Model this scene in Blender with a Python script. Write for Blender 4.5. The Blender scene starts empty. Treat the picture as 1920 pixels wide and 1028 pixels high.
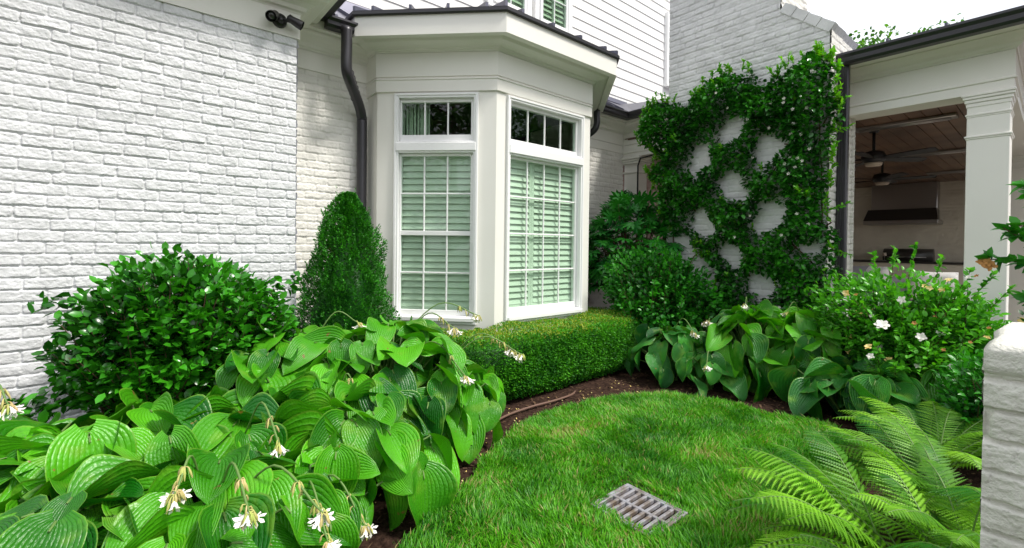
import bpy, math, numpy as np
from mathutils import Matrix, Vector
C = bpy.context.scene.collection
rng = np.random.default_rng(7)
R_ = math.radians
EYE = 1.25

# ------------------------------------------------------------------ camera, sky, sun, exposure
def setup_view():
    yaw, pitch, roll, f = -.872772, -.0093668, .0120288, 859.73
    fw = Vector((math.sin(yaw)*math.cos(pitch), math.cos(yaw)*math.cos(pitch), math.sin(pitch)))
    rt = Vector((math.cos(yaw), -math.sin(yaw), 0)); up = rt.cross(fw)
    r2 = rt*math.cos(roll)+up*math.sin(roll); u2 = up*math.cos(roll)-rt*math.sin(roll)
    cam = bpy.data.cameras.new('camera'); cam.sensor_width = 36; cam.lens = 36*f/1920
    cam.shift_y = -46.06/1920; cam.clip_start = .05; cam.clip_end = 500
    o = bpy.data.objects.new('camera', cam)
    m = Matrix((r2, u2, -fw)).transposed().to_4x4(); m.translation = (0, 0, EYE)
    o.matrix_world = m; C.objects.link(o); bpy.context.scene.camera = o
setup_view()
SUN_AZ, SUN_EL = 62.0, 54.0          # azimuth from +Y towards +X
w = bpy.data.worlds.new('World'); bpy.context.scene.world = w; w.use_nodes = True
nt = w.node_tree; nt.nodes.clear()
sky = nt.nodes.new('ShaderNodeTexSky'); sky.sky_type = 'NISHITA'; sky.sun_disc = False
sky.sun_elevation = R_(SUN_EL); sky.sun_rotation = R_(SUN_AZ); sky.dust_density = 4; sky.air_density = 1
mx = nt.nodes.new('ShaderNodeMix'); mx.data_type = 'RGBA'; mx.inputs[0].default_value = .85
nt.links.new(sky.outputs[0], mx.inputs[6]); 
tc = nt.nodes.new('ShaderNodeTexCoord'); nz = nt.nodes.new('ShaderNodeTexNoise'); nz.inputs['Scale'].default_value = 2.2
nz.inputs['Detail'].default_value = 4
nt.links.new(tc.outputs['Generated'], nz.inputs['Vector'])
cr = nt.nodes.new('ShaderNodeValToRGB'); cr.color_ramp.elements[0].color = (5.6, 5.8, 6.3, 1); cr.color_ramp.elements[1].color = (7.2, 7.3, 7.5, 1)
cr.color_ramp.elements[0].position = .35; cr.color_ramp.elements[1].position = .65
nt.links.new(nz.outputs[0], cr.inputs[0]); nt.links.new(cr.outputs[0], mx.inputs[7])
bg = nt.nodes.new('ShaderNodeBackground'); bg.inputs[1].default_value = .10
out = nt.nodes.new('ShaderNodeOutputWorld')
nt.links.new(mx.outputs[2], bg.inputs[0]); nt.links.new(bg.outputs[0], out.inputs[0])
sl = bpy.data.lights.new('sun', 'SUN'); sl.energy = 2.0; sl.angle = R_(11); sl.color = (1, .96, .9)
so = bpy.data.objects.new('sun', sl); C.objects.link(so)
sd = Vector((math.sin(R_(SUN_AZ))*math.cos(R_(SUN_EL)), math.cos(R_(SUN_AZ))*math.cos(R_(SUN_EL)), math.sin(R_(SUN_EL))))
so.rotation_euler = sd.to_track_quat('Z', 'Y').to_euler(); so.location = (4, 2, 8)
vs = bpy.context.scene.view_settings; vs.view_transform = 'Standard'; vs.look = 'None'; vs.gamma = 1; vs.exposure = 1.02

# ------------------------------------------------------------------ materials
def mat(name, col, rough=.6, spec=.5, metal=0, noise=None, bump=None, col2=None, scale=6, **kw):
    m = bpy.data.materials.new(name); m.use_nodes = True; t = m.node_tree; b = t.nodes['Principled BSDF']
    b.inputs['Base Color'].default_value = (*col, 1); b.inputs['Roughness'].default_value = rough
    b.inputs['Specular IOR Level'].default_value = spec; b.inputs['Metallic'].default_value = metal
    tc = t.nodes.new('ShaderNodeTexCoord')
    if col2:
        n = t.nodes.new('ShaderNodeTexNoise'); n.inputs['Scale'].default_value = scale; n.inputs['Detail'].default_value = 6
        t.links.new(tc.outputs['Object'], n.inputs['Vector'])
        r = t.nodes.new('ShaderNodeValToRGB'); r.color_ramp.elements[0].position = .35; r.color_ramp.elements[1].position = .68
        r.color_ramp.elements[0].color = (*col, 1); r.color_ramp.elements[1].color = (*col2, 1)
        t.links.new(n.outputs[0], r.inputs[0]); t.links.new(r.outputs[0], b.inputs['Base Color'])
    if bump:
        sc, st = bump
        n = t.nodes.new('ShaderNodeTexNoise'); n.inputs['Scale'].default_value = sc; n.inputs['Detail'].default_value = 8
        t.links.new(tc.outputs['Object'], n.inputs['Vector'])
        bp = t.nodes.new('ShaderNodeBump'); bp.inputs['Strength'].default_value = st; bp.inputs['Distance'].default_value = .01
        t.links.new(n.outputs[0], bp.inputs['Height']); t.links.new(bp.outputs[0], b.inputs['Normal'])
    return m
def leafmat(name, dark, light, rough=.4, trans=.25, veins=0, clump=3., spec=.5, edge=None, coat=0, vstr=.6):
    """leaf surface: colour varies per leaf (rnd) and from place to place; veins in the leaf's own coordinates"""
    m = bpy.data.materials.new(name); m.use_nodes = True; t = m.node_tree; b = t.nodes['Principled BSDF']; L = t.links.new
    b.inputs['Roughness'].default_value = rough; b.inputs['Specular IOR Level'].default_value = spec
    a = t.nodes.new('ShaderNodeAttribute'); a.attribute_name = 'rnd'
    tc = t.nodes.new('ShaderNodeTexCoord'); n = t.nodes.new('ShaderNodeTexNoise'); n.inputs['Scale'].default_value = clump; n.inputs['Detail'].default_value = 3
    L(tc.outputs['Object'], n.inputs['Vector'])
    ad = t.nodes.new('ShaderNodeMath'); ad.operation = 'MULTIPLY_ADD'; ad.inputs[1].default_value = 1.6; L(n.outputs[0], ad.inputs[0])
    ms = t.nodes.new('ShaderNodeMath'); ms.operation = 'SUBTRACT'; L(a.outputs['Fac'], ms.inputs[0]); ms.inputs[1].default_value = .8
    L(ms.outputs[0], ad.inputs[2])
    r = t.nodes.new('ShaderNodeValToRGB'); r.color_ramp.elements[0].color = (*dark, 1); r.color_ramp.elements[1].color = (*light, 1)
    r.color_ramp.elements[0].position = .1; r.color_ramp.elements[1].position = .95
    if edge:
        e = r.color_ramp.elements.new(.985); e.color = (*edge, 1)
    L(ad.outputs[0], r.inputs[0]); colout = r.outputs[0]
    if veins:
        u = t.nodes.new('ShaderNodeAttribute'); u.attribute_name = 'luv'
        sp = t.nodes.new('ShaderNodeSeparateXYZ'); L(u.outputs['Vector'], sp.inputs[0])
        mu = t.nodes.new('ShaderNodeMath'); mu.operation = 'MULTIPLY'; mu.inputs[1].default_value = veins*math.pi; L(sp.outputs[1], mu.inputs[0])
        sn = t.nodes.new('ShaderNodeMath'); sn.operation = 'SINE'; L(mu.outputs[0], sn.inputs[0])
        ab = t.nodes.new('ShaderNodeMath'); ab.operation = 'ABSOLUTE'; L(sn.outputs[0], ab.inputs[0])
        pw = t.nodes.new('ShaderNodeMath'); pw.operation = 'POWER'; pw.inputs[1].default_value = .5; L(ab.outputs[0], pw.inputs[0])
        # cross puckers between the veins
        mp = t.nodes.new('ShaderNodeMapping'); mp.inputs['Scale'].default_value = (26, 15, 1); L(u.outputs['Vector'], mp.inputs[0])
        vo = t.nodes.new('ShaderNodeTexVoronoi'); vo.inputs['Scale'].default_value = 1; L(mp.outputs[0], vo.inputs['Vector'])
        s2 = t.nodes.new('ShaderNodeMath'); s2.operation = 'MULTIPLY_ADD'; s2.inputs[1].default_value = -.6; L(vo.outputs[0], s2.inputs[0]); L(pw.outputs[0], s2.inputs[2])
        bp = t.nodes.new('ShaderNodeBump'); bp.inputs['Strength'].default_value = vstr; bp.inputs['Distance'].default_value = .006
        L(s2.outputs[0], bp.inputs['Height']); L(bp.outputs[0], b.inputs['Normal'])
        # paler towards the base and centre of the blade in patches, thin pale margin
        n2 = t.nodes.new('ShaderNodeTexNoise'); n2.inputs['Scale'].default_value = 9; L(tc.outputs['Object'], n2.inputs['Vector'])
        r2 = t.nodes.new('ShaderNodeValToRGB'); r2.color_ramp.elements[0].position = .56; r2.color_ramp.elements[1].position = .74
        L(n2.outputs[0], r2.inputs[0])
        av = t.nodes.new('ShaderNodeMath'); av.operation = 'ABSOLUTE'; L(sp.outputs[1], av.inputs[0])
        ge = t.nodes.new('ShaderNodeMath'); ge.operation = 'GREATER_THAN'; ge.inputs[1].default_value = .965; L(av.outputs[0], ge.inputs[0])
        mxx = t.nodes.new('ShaderNodeMath'); mxx.operation = 'MAXIMUM'; L(r2.outputs[0], mxx.inputs[0])
        g2 = t.nodes.new('ShaderNodeMath'); g2.operation = 'MULTIPLY'; g2.inputs[1].default_value = .8; L(ge.outputs[0], g2.inputs[0]); L(g2.outputs[0], mxx.inputs[1])
        mk = t.nodes.new('ShaderNodeMath'); mk.operation = 'MULTIPLY'; mk.inputs[1].default_value = .6; L(mxx.outputs[0], mk.inputs[0])
        mc = t.nodes.new('ShaderNodeMix'); mc.data_type = 'RGBA'; L(mk.outputs[0], mc.inputs[0]); L(r.outputs[0], mc.inputs[6])
        mc.inputs[7].default_value = (.20, .40, .035, 1)
        n3 = t.nodes.new('ShaderNodeTexNoise'); n3.inputs['Scale'].default_value = 17; n3.inputs['Detail'].default_value = 5; L(tc.outputs['Object'], n3.inputs['Vector'])
        r3 = t.nodes.new('ShaderNodeValToRGB'); r3.color_ramp.elements[0].position = .70; r3.color_ramp.elements[1].position = .73; L(n3.outputs[0], r3.inputs[0])
        md = t.nodes.new('ShaderNodeMix'); md.data_type = 'RGBA'; L(r3.outputs[0], md.inputs[0]); L(mc.outputs[2], md.inputs[6]); md.inputs[7].default_value = (.24, .15, .04, 1); colout = md.outputs[2]
    L(colout, b.inputs['Base Color'])
    tr = t.nodes.new('ShaderNodeBsdfTranslucent'); 
    hs = t.nodes.new('ShaderNodeMix'); hs.data_type = 'RGBA'; hs.blend_type = 'MULTIPLY'; hs.inputs[0].default_value = 1; hs.inputs[7].default_value = (1.5, 1.5, .35, 1)
    L(colout, hs.inputs[6]); L(hs.outputs[2], tr.inputs[0])
    ms2 = t.nodes.new('ShaderNodeMixShader'); ms2.inputs[0].default_value = trans
    L(b.outputs[0], ms2.inputs[1]); L(tr.outputs[0], ms2.inputs[2]); L(ms2.outputs[0], t.nodes['Material Output'].inputs[0])
    return m
M = dict(
 trim=mat('trim_paint', (.87,.855,.795), .45, .4, col2=(.83,.81,.745), scale=1.3, bump=(60,.03)),
 sash=mat('window_paint', (.88,.88,.87), .35, .5),
 siding=mat('siding_paint', (.83,.82,.80), .5, .3, col2=(.80,.79,.77), scale=2, bump=(30,.05)),
 brickw=mat('painted_brick', (.73,.735,.745), .5, .4, col2=(.65,.655,.66), scale=7, bump=(90,.35)),
 brickc=mat('painted_brick_cream', (.82,.80,.745), .55, .35, col2=(.75,.73,.675), scale=5, bump=(70,.3)),
 brickch=mat('painted_brick_chimney', (.74,.74,.735), .6, .3, col2=(.62,.62,.615), scale=6, bump=(60,.4)),
 pier=mat('painted_brick_pier', (.72,.71,.64), .6, .3, col2=(.60,.59,.52), scale=9, bump=(120,.5)),
 oldbrick=mat('bare_brick', (.30,.20,.16), .8, .2, col2=(.42,.33,.27), scale=9, bump=(60,.4)),
 metal=mat('dark_bronze_metal', (.045,.043,.048), .33, .5, metal=.35, bump=(25,.04)),
 roof=mat('dark_standing_seam', (.10,.10,.135), .35, .5, metal=.45),
 black=mat('black_plastic', (.018,.017,.018), .4, .5),
 lens=mat('dark_lens', (.03,.035,.03), .08, .8),
 shutter=mat('shutter_paint', (.80,.80,.76), .5, .4),
 dark=mat('room_dark', (.05,.055,.05), .8, .2),
 curtain=mat('curtain_cloth', (.45,.5,.42), .8, .2),
 soil=mat('dark_mulch_soil', (.022,.012,.009), .95, .1, col2=(.07,.040,.028), scale=34, bump=(70,1)),
 chip=mat('mulch_chips', (.06,.035,.022), .9, .1, col2=(.16,.10,.06), scale=30),
 dirt=mat('lawn_soil', (.03,.05,.012), .95, .1, col2=(.05,.075,.02), scale=20, bump=(60,.6)),
 hose=mat('brown_drip_hose', (.17,.10,.075), .6, .3),
 iron=mat('cast_grate', (.36,.36,.40), .5, .5, metal=.2, col2=(.17,.13,.10), scale=20, bump=(80,.25)),
 pit=mat('drain_pit', (.02,.013,.01), .9, .1, col2=(.06,.035,.025), scale=12),
 bark=mat('brown_twig', (.09,.055,.03), .8, .2, col2=(.15,.10,.06), scale=14, bump=(50,.5)),
 stalk=mat('green_stalk', (.12,.22,.05), .5, .4),
 petal=mat('white_petal', (.85,.82,.75), .6, .3),
 bud=mat('wilting_bud', (.38,.46,.10), .6, .3, col2=(.60,.42,.22), scale=25),
 yellow=mat('yellow_petal', (.75,.52,.13), .6, .3, col2=(.85,.72,.35), scale=30),
 brownpetal=mat('withered_petal', (.40,.20,.06), .7, .2),
 pink=mat('pink_petal', (.75,.20,.17), .6, .3),
 wood=mat('stained_ceiling_wood', (.10,.045,.025), .35, .5, col2=(.26,.15,.09), scale=1.8, bump=(30,.1)),
 groove=mat('board_joint', (.30,.25,.20), .7, .2),
 steel=mat('brushed_steel', (.42,.40,.38), .3, .5, metal=.9),
 inwall=mat('porch_brick', (.76,.69,.56), .6, .3, col2=(.70,.63,.51), scale=4, bump=(50,.3)),
 stone=mat('dark_stone', (.04,.035,.03), .3, .5),
 pave=mat('porch_paving', (.34,.31,.27), .8, .2, col2=(.42,.39,.34), scale=4),
 cushion=mat('white_cushion', (.75,.73,.70), .9, .1, bump=(90,.2)),
 sofa=mat('grey_upholstery', (.27,.26,.28), .9, .1, bump=(120,.3)),
 lampshade=mat('ivory_shade', (.6,.5,.4), .8, .2),
 hosta=leafmat('hosta_leaf', (.006,.12,.003), (.11,.48,.010), .35, .19, veins=8, clump=2.2, coat=1, vstr=.55),
 hostab=leafmat('blue_hosta_leaf', (.006,.09,.016), (.06,.34,.03), .34, .16, veins=9, clump=2.2, vstr=.7),
 camel=leafmat('glossy_shrub_leaf', (.006,.065,.005), (.055,.34,.012), .25, .18, clump=2.5, spec=.6),
 cone=leafmat('cone_leaf', (.010,.10,.008), (.065,.36,.018), .45, .2, clump=9),
 hedge=leafmat('hedge_leaf', (.014,.13,.006), (.10,.42,.014), .45, .25, clump=5),
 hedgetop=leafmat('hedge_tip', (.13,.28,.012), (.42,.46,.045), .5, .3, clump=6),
 vine=leafmat('jasmine_leaf', (.005,.060,.006), (.045,.28,.015), .3, .2, clump=3.5),
 vinetip=leafmat('young_jasmine_leaf', (.05,.32,.012), (.20,.52,.02), .4, .35, clump=5),
 fatsia=leafmat('lobed_leaf', (.008,.12,.018), (.045,.34,.028), .35, .2, clump=3),
 midl=leafmat('round_shrub_leaf', (.008,.10,.010), (.055,.36,.018), .35, .22, clump=4),
 gard=leafmat('gardenia_leaf', (.02,.16,.008), (.13,.50,.030), .32, .28, clump=5),
 fern=leafmat('fern_leaf', (.018,.16,.004), (.27,.60,.03), .5, .35, clump=3),
 grass=leafmat('grass_blade', (.022,.18,.004), (.165,.54,.012), .5, .3, clump=3.2, edge=(.42,.36,.14)),
 tree=leafmat('tree_leaf', (.015,.08,.010), (.10,.28,.03), .5, .35, clump=.8),
)
def glass():
    m = bpy.data.materials.new('window_glass'); m.use_nodes = True; t = m.node_tree; t.nodes.clear(); L = t.links.new
    tr = t.nodes.new('ShaderNodeBsdfTransparent'); tr.inputs[0].default_value = (.87,.945,.885,1)
    gl = t.nodes.new('ShaderNodeBsdfGlossy'); gl.inputs['Roughness'].default_value = .01
    fr = t.nodes.new('ShaderNodeFresnel'); fr.inputs[0].default_value = 1.62
    mx = t.nodes.new('ShaderNodeMixShader'); o = t.nodes.new('ShaderNodeOutputMaterial')
    ge = t.nodes.new('ShaderNodeNewGeometry'); iv = t.nodes.new('ShaderNodeMath'); iv.operation = 'SUBTRACT'; iv.inputs[0].default_value = 1; L(ge.outputs['Backfacing'], iv.inputs[1])
    mu = t.nodes.new('ShaderNodeMath'); mu.operation = 'MULTIPLY'; L(fr.outputs[0], mu.inputs[0]); L(iv.outputs[0], mu.inputs[1]); L(mu.outputs[0], mx.inputs[0]); L(tr.outputs[0], mx.inputs[1]); L(gl.outputs[0], mx.inputs[2]); L(mx.outputs[0], o.inputs[0])
    return m
M['glass'] = glass()

# ------------------------------------------------------------------ objects and meshes
def tag(o, label, cat, group=None, kind=None):
    if label: o['label'] = label
    if cat: o['category'] = cat
    if group: o['group'] = group
    if kind: o['kind'] = kind
    return o
def thing(name, label, cat, loc=(0,0,0), group=None):
    o = bpy.data.objects.new(name, None); o.empty_display_size = .1; C.objects.link(o); o.location = loc
    return tag(o, label, cat, group)
def mesh_np(name, V, F, material, parent=None, attrs=None, smooth=True):
    V = np.asarray(V, np.float32).reshape(-1, 3); me = bpy.data.meshes.new(name)
    F = [np.asarray(f, np.int32) for f in F if len(f)]
    li = np.concatenate([f.ravel() for f in F]); sizes = np.concatenate([np.full(len(f), f.shape[1], np.int32) for f in F])
    me.vertices.add(len(V)); me.vertices.foreach_set('co', V.ravel())
    me.loops.add(len(li)); me.loops.foreach_set('vertex_index', li)
    me.polygons.add(len(sizes)); me.polygons.foreach_set('loop_start', np.concatenate([[0], np.cumsum(sizes)[:-1]]).astype(np.int32))
    me.polygons.foreach_set('loop_total', sizes)
    me.polygons.foreach_set('use_smooth', np.full(len(sizes), smooth))
    if attrs:
        for k, a in attrs.items():
            if a.ndim == 1: at = me.attributes.new(k, 'FLOAT', 'POINT'); at.data.foreach_set('value', a.astype(np.float32))
            else: at = me.attributes.new(k, 'FLOAT_VECTOR', 'POINT'); at.data.foreach_set('vector', a.astype(np.float32).ravel())
    me.update(); me.validate(); me.materials.append(material)
    o = bpy.data.objects.new(name, me); C.objects.link(o)
    if parent: 
        o.parent = parent
        if parent.type == 'EMPTY': o.location = -Vector(parent.location)
    return o
class MB:
    """gathers boxes, tubes and sweeps; build() links them as one mesh object"""
    def __init__(s, fr=None): s.V = []; s.F = {}; s.n = 0; s.fr = fr; s.smooth = False
    def add(s, V, F):
        V = np.asarray(V, float).reshape(-1, 3)
        if s.fr is not None:
            o, a, nn = s.fr; V = o[None] + V[:, :1]*a + V[:, 1:2]*nn + V[:, 2:3]*np.array([0,0,1.])
        s.V.append(V)
        for f in F:
            f = np.atleast_2d(np.asarray(f))+s.n; s.F.setdefault(f.shape[1], []).append(f)
        s.n += len(V); return s
    def box(s, x0, x1, y0, y1, z0, z1, bev=0):
        if bev <= 0:
            V = [(x,y,z) for x in (x0,x1) for y in (y0,y1) for z in (z0,z1)]
            return s.add(V, [[0,1,3,2],[4,6,7,5],[0,4,5,1],[2,3,7,6],[0,2,6,4],[1,5,7,3]])
        b = bev; V = []; F = []
        bm = MB(); 
        X, Y, Z = (x0,x1), (y0,y1), (z0,z1); idx = {}
        def v(i,j,k,ax):
            key = (i,j,k,ax)
            if key not in idx:
                p = [X[i], Y[j], Z[k]]; q = [i,j,k]
                for a in range(3):
                    if a != ax: p[a] += b if q[a] == 0 else -b
                idx[key] = len(V); V.append(p)
            return idx[key]
        for ax in range(3):
            for side in (0,1):
                q = []
                for (a1,a2) in ((0,0),(1,0),(1,1),(0,1)):
                    ijk = [0,0,0]; ijk[ax] = side; o = [a for a in range(3) if a != ax]; ijk[o[0]] = a1; ijk[o[1]] = a2
                    q.append(v(*ijk, ax))
                F.append(q)
        for ax in range(3):
            o = [a for a in range(3) if a != ax]
            for a1 in (0,1):
                for a2 in (0,1):
                    q = []
                    for e, face in ((0,o[0]),(0,o[1]),(1,o[1]),(1,o[0])):
                        ijk = [0,0,0]; ijk[ax] = e; ijk[o[0]] = a1; ijk[o[1]] = a2; q.append(v(*ijk, face))
                    F.append(q)
        tri = [[v(i,j,k,0), v(i,j,k,1), v(i,j,k,2)] for i in (0,1) for j in (0,1) for k in (0,1)]
        return s.add(V, [np.array(F), np.array(tri)])
    def tube(s, pts, r, n=8, caps=True):
        pts = [Vector(p) for p in pts]; rr = r if hasattr(r, '__len__') else [r]*len(pts); V = []; up = Vector((0,0,1))
        prev = None
        for i, p in enumerate(pts):
            t = (pts[min(i+1,len(pts)-1)]-pts[max(i-1,0)]).normalized()
            a = t.cross(up) if prev is None else prev - t*prev.dot(t)
            if a.length < 1e-3: a = t.cross(Vector((1,0,.2)))
            a.normalize(); prev = a; b = t.cross(a)
            for k in range(n):
                th = 2*math.pi*k/n; V.append(p+a*math.cos(th)*rr[i]+b*math.sin(th)*rr[i])
        F = [[i*n+k, i*n+(k+1)%n, (i+1)*n+(k+1)%n, (i+1)*n+k] for i in range(len(pts)-1) for k in range(n)]
        s.add(V, [np.array(F)])
        if caps: 
            s.F.setdefault(n, []).append(np.array([[s.n-len(V)+k for k in range(n)][::-1], [s.n-n+k for k in range(n)]]))
        return s
    def sweep(s, path, prof):
        """closed profile [(outward, z)] swept along a plan path with mitred corners; outward = right-hand side"""
        P = np.array(path, float); n = len(P); rows = []
        for i in range(n):
            ds = []
            if i > 0: d = P[i]-P[i-1]; ds.append(d/np.linalg.norm(d))
            if i < n-1: d = P[i+1]-P[i]; ds.append(d/np.linalg.norm(d))
            ns = [np.array([d[1], -d[0]]) for d in ds]; m = sum(ns); m = m/np.linalg.norm(m); m = m/ (m@ns[0])
            rows.append([(P[i][0]+m[0]*o, P[i][1]+m[1]*o, z) for o, z in prof])
        k = len(prof); V = [v for r in rows for v in r]
        F = [[i*k+j, i*k+(j+1)%k, (i+1)*k+(j+1)%k, (i+1)*k+j] for i in range(n-1) for j in range(k)]
        s.add(V, [np.array(F)]); s.F.setdefault(k, []).append(np.array([[s.n-len(V)+j for j in range(k)], [s.n-1-j for j in range(k)]]))
        return s
    def build(s, name, material, parent=None, smooth=None):
        return mesh_np(name, np.concatenate(s.V), [np.concatenate(f) for f in s.F.values()], material, parent, smooth=s.smooth if smooth is None else smooth)
def smoothall(mb): mb.smooth = True; return mb

# value noise
_tab = rng.random((256, 256))
def vnoise(x, y, seed=0):
    x = x+seed*17.3; y = y+seed*9.7
    xi = np.floor(x).astype(int); yi = np.floor(y).astype(int); fx = x-xi; fy = y-yi
    fx = fx*fx*(3-2*fx); fy = fy*fy*(3-2*fy); g = lambda i, j: _tab[i % 256, j % 256]
    return (g(xi,yi)*(1-fx)+g(xi+1,yi)*fx)*(1-fy)+(g(xi,yi+1)*(1-fx)+g(xi+1,yi+1)*fx)*fy - .5
def hashn(a, b, seed=0): return _tab[(a*37+seed*11) % 256, (b*91+seed*53+a) % 256]
def brick_wall(name, origin, u, n, W, z0, z1, res, material, parent, bl=.213, c=.0683, phase=1.233, depth=.012, seed=0, keep=None, rough=1.):
    """painted rough brickwork: one relief sheet, each brick with its own set-back, tilt and worn edges"""
    o = np.array(origin, float); u = np.array(u, float); n = np.array(n, float)
    nu = int(W/res)+1; nv = int((z1-z0)/res)+1
    S, Z = np.meshgrid(np.linspace(0, W, nu), np.linspace(z0, z1, nv))
    wob = vnoise(S*2.1, Z*1.3, seed)*.007+vnoise(S*9, Z*5, seed+1)*.005+vnoise(S*40, Z*40, seed+2)*.0025
    v = (Z-phase+wob)/c; row = np.floor(v).astype(int); fv = (v-row)*c
    s = S+(row % 2)*bl*.5+(hashn(row, row*0+3, seed)-.5)*.05+vnoise(S*30, Z*30, seed+3)*.004
    col = np.floor(s/bl).astype(int)
    jl = (hashn(row, col, seed+5)-.5)*.035; jr = (hashn(row, col+1, seed+5)-.5)*.035
    fs = s-col*bl; L = fs-jl; Rr = bl+jr-fs
    col = np.where(L < 0, col-1, np.where(Rr < 0, col+1, col))
    jl = (hashn(row, col, seed+5)-.5)*.035; jr = (hashn(row, col+1, seed+5)-.5)*.035
    fs = s-col*bl; L = fs-jl; Rr = bl+jr-fs
    jw = .0032
    dv = np.minimum(fv, c-fv)-jw+vnoise(S*70, Z*70, seed+4)*.003; du = np.minimum(L, Rr)-jw+vnoise(S*60, Z*60, seed+6)*.004
    d = np.minimum(dv, du)
    corner = (dv < .012) & (du < .012); d = np.where(corner, np.minimum(d, .012-np.sqrt(np.clip(.012-dv,0,1)**2+np.clip(.012-du,0,1)**2)), d)
    e = np.clip(d/.0042, 0, 1); prof = e*(2-e)
    off = (hashn(row, col, seed+7)-.5)*.006; tu = (hashn(row, col, seed+8)-.5)*.045; tv = (hashn(row, col, seed+9)-.35)*.065
    rgh = vnoise(S*22, Z*22, seed+10)*.006+vnoise(S*55, Z*75, seed+11)*.0045+vnoise(S*120, Z*150, seed+12)*.0028
    crack = np.abs(vnoise(S*26, Z*34, seed+13)+.3*vnoise(S*90, Z*90, seed+14)); rgh = (rgh - np.clip(.03-crack, 0, 1)*.16)*rough
    h = prof*(depth+off+tu*(fs-bl/2)+tv*(c/2-fv)*-1+rgh)+(1-prof)*(vnoise(S*12, Z*60, seed+15)*.004+vnoise(S*80, Z*80, seed+16)*.0015)
    V = o[None,None]+S[...,None]*u+h[...,None]*n; V[...,2] = Z
    i = np.arange(nu*nv).reshape(nv, nu); F = np.stack([i[:-1,:-1], i[:-1,1:], i[1:,1:], i[1:,:-1]], -1).reshape(-1, 4)
    if keep is not None:
        cs = ((S[:-1,:-1]+S[1:,1:])/2).ravel(); cz = ((Z[:-1,:-1]+Z[1:,1:])/2).ravel(); F = F[keep(cs, cz)]
    if np.cross(u, [0,0,1])@n < 0: F = F[:, ::-1]
    return mesh_np(name, V, [F], material, parent, smooth=True)

# ================================================================== GROUND
def sheet(name, poly, z, material):
    V = [(x, y, z) for x, y in poly]; o = mesh_np(name, V, [np.array([range(len(V))])], material, smooth=False); o['kind'] = 'structure'; return o
xs = np.linspace(-8, 6, 141); ys = np.linspace(-4, 10, 141)
def gz(x, y): return vnoise(x*1.6, y*1.6, 4)*.05+vnoise(x*14, y*14, 5)*.012+vnoise(x*45, y*45, 6)*.008-.012
fx = np.concatenate([[-60,-30,-12], np.linspace(-4.4, 1.2, 200), [3,8,20,60]]); fy = np.concatenate([[-60,-30,-8,-2], np.linspace(-1.5, 5.6, 240), [8,12,30,70]])
GX, GY = np.meshgrid(fx, fy); gv = np.stack([GX, GY, gz(GX, GY)], -1); ii = np.arange(GX.size).reshape(GX.shape)
mesh_np('ground', gv, [np.stack([ii[:-1,:-1], ii[:-1,1:], ii[1:,1:], ii[1:,:-1]], -1).reshape(-1,4)], M['soil'])['kind'] = 'structure'
LAWN = [(-1.62,.50),(-1.70,.736),(-1.78,.907),(-1.90,1.16),(-2.02,1.39),(-2.18,1.66),(-2.33,1.90),(-2.43,2.2),(-2.46,2.55),(-2.44,2.8),(-2.38,3.05),(-2.27,3.32),(-2.10,3.53),(-1.90,3.66),(-1.684,3.74),(-1.45,3.76),(-1.20,3.80),(-1.0,3.84),(-.86,3.72),(-.80,3.2),(-.76,2.7),(-.70,2.1),(-.55,1.5),(-.3,.8),(.3,.0),(1.5,-.6),(1.5,-4),(-3,-4),(-1.9,-1.6),(-1.62,-.4)]
LAWN = [(x*.965, y*.965) for x, y in LAWN]
def inpoly(px, py, poly):
    r = np.zeros(px.shape, bool); j = len(poly)-1
    for i in range(len(poly)):
        xi, yi = poly[i]; xj, yj = poly[j]
        r ^= ((yi > py) != (yj > py)) & (px < (xj-xi)*(py-yi)/(yj-yi+1e-12)+xi); j = i
    return r
GRATE = (-1.384,-1.084,1.686,1.948)
gx0, gx1, gy0, gy1 = GRATE
def polymesh_lawn():
    x = np.arange(-3, 1.6, .035); y = np.arange(-2, 4.0, .035); X, Y = np.meshgrid(x, y)
    z = .034+vnoise(X*2, Y*2, 9)*.025; i = np.arange(X.size).reshape(X.shape)
    F = np.stack([i[:-1,:-1], i[:-1,1:], i[1:,1:], i[1:,:-1]], -1).reshape(-1,4); cx = X[:-1,:-1].ravel()+.017; cy = Y[:-1,:-1].ravel()+.017
    k = inpoly(cx, cy, LAWN) & ~((cx > gx0-.02) & (cx < gx1+.02) & (cy > gy0-.02) & (cy < gy1+.02))
    return mesh_np('lawn_soil', np.stack([X, Y, z], -1), [F[k]], M['dirt'])
def lawnz(x, y): return .034+vnoise(x*2, y*2, 9)*.025
polymesh_lawn()['kind'] = 'structure'
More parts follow.
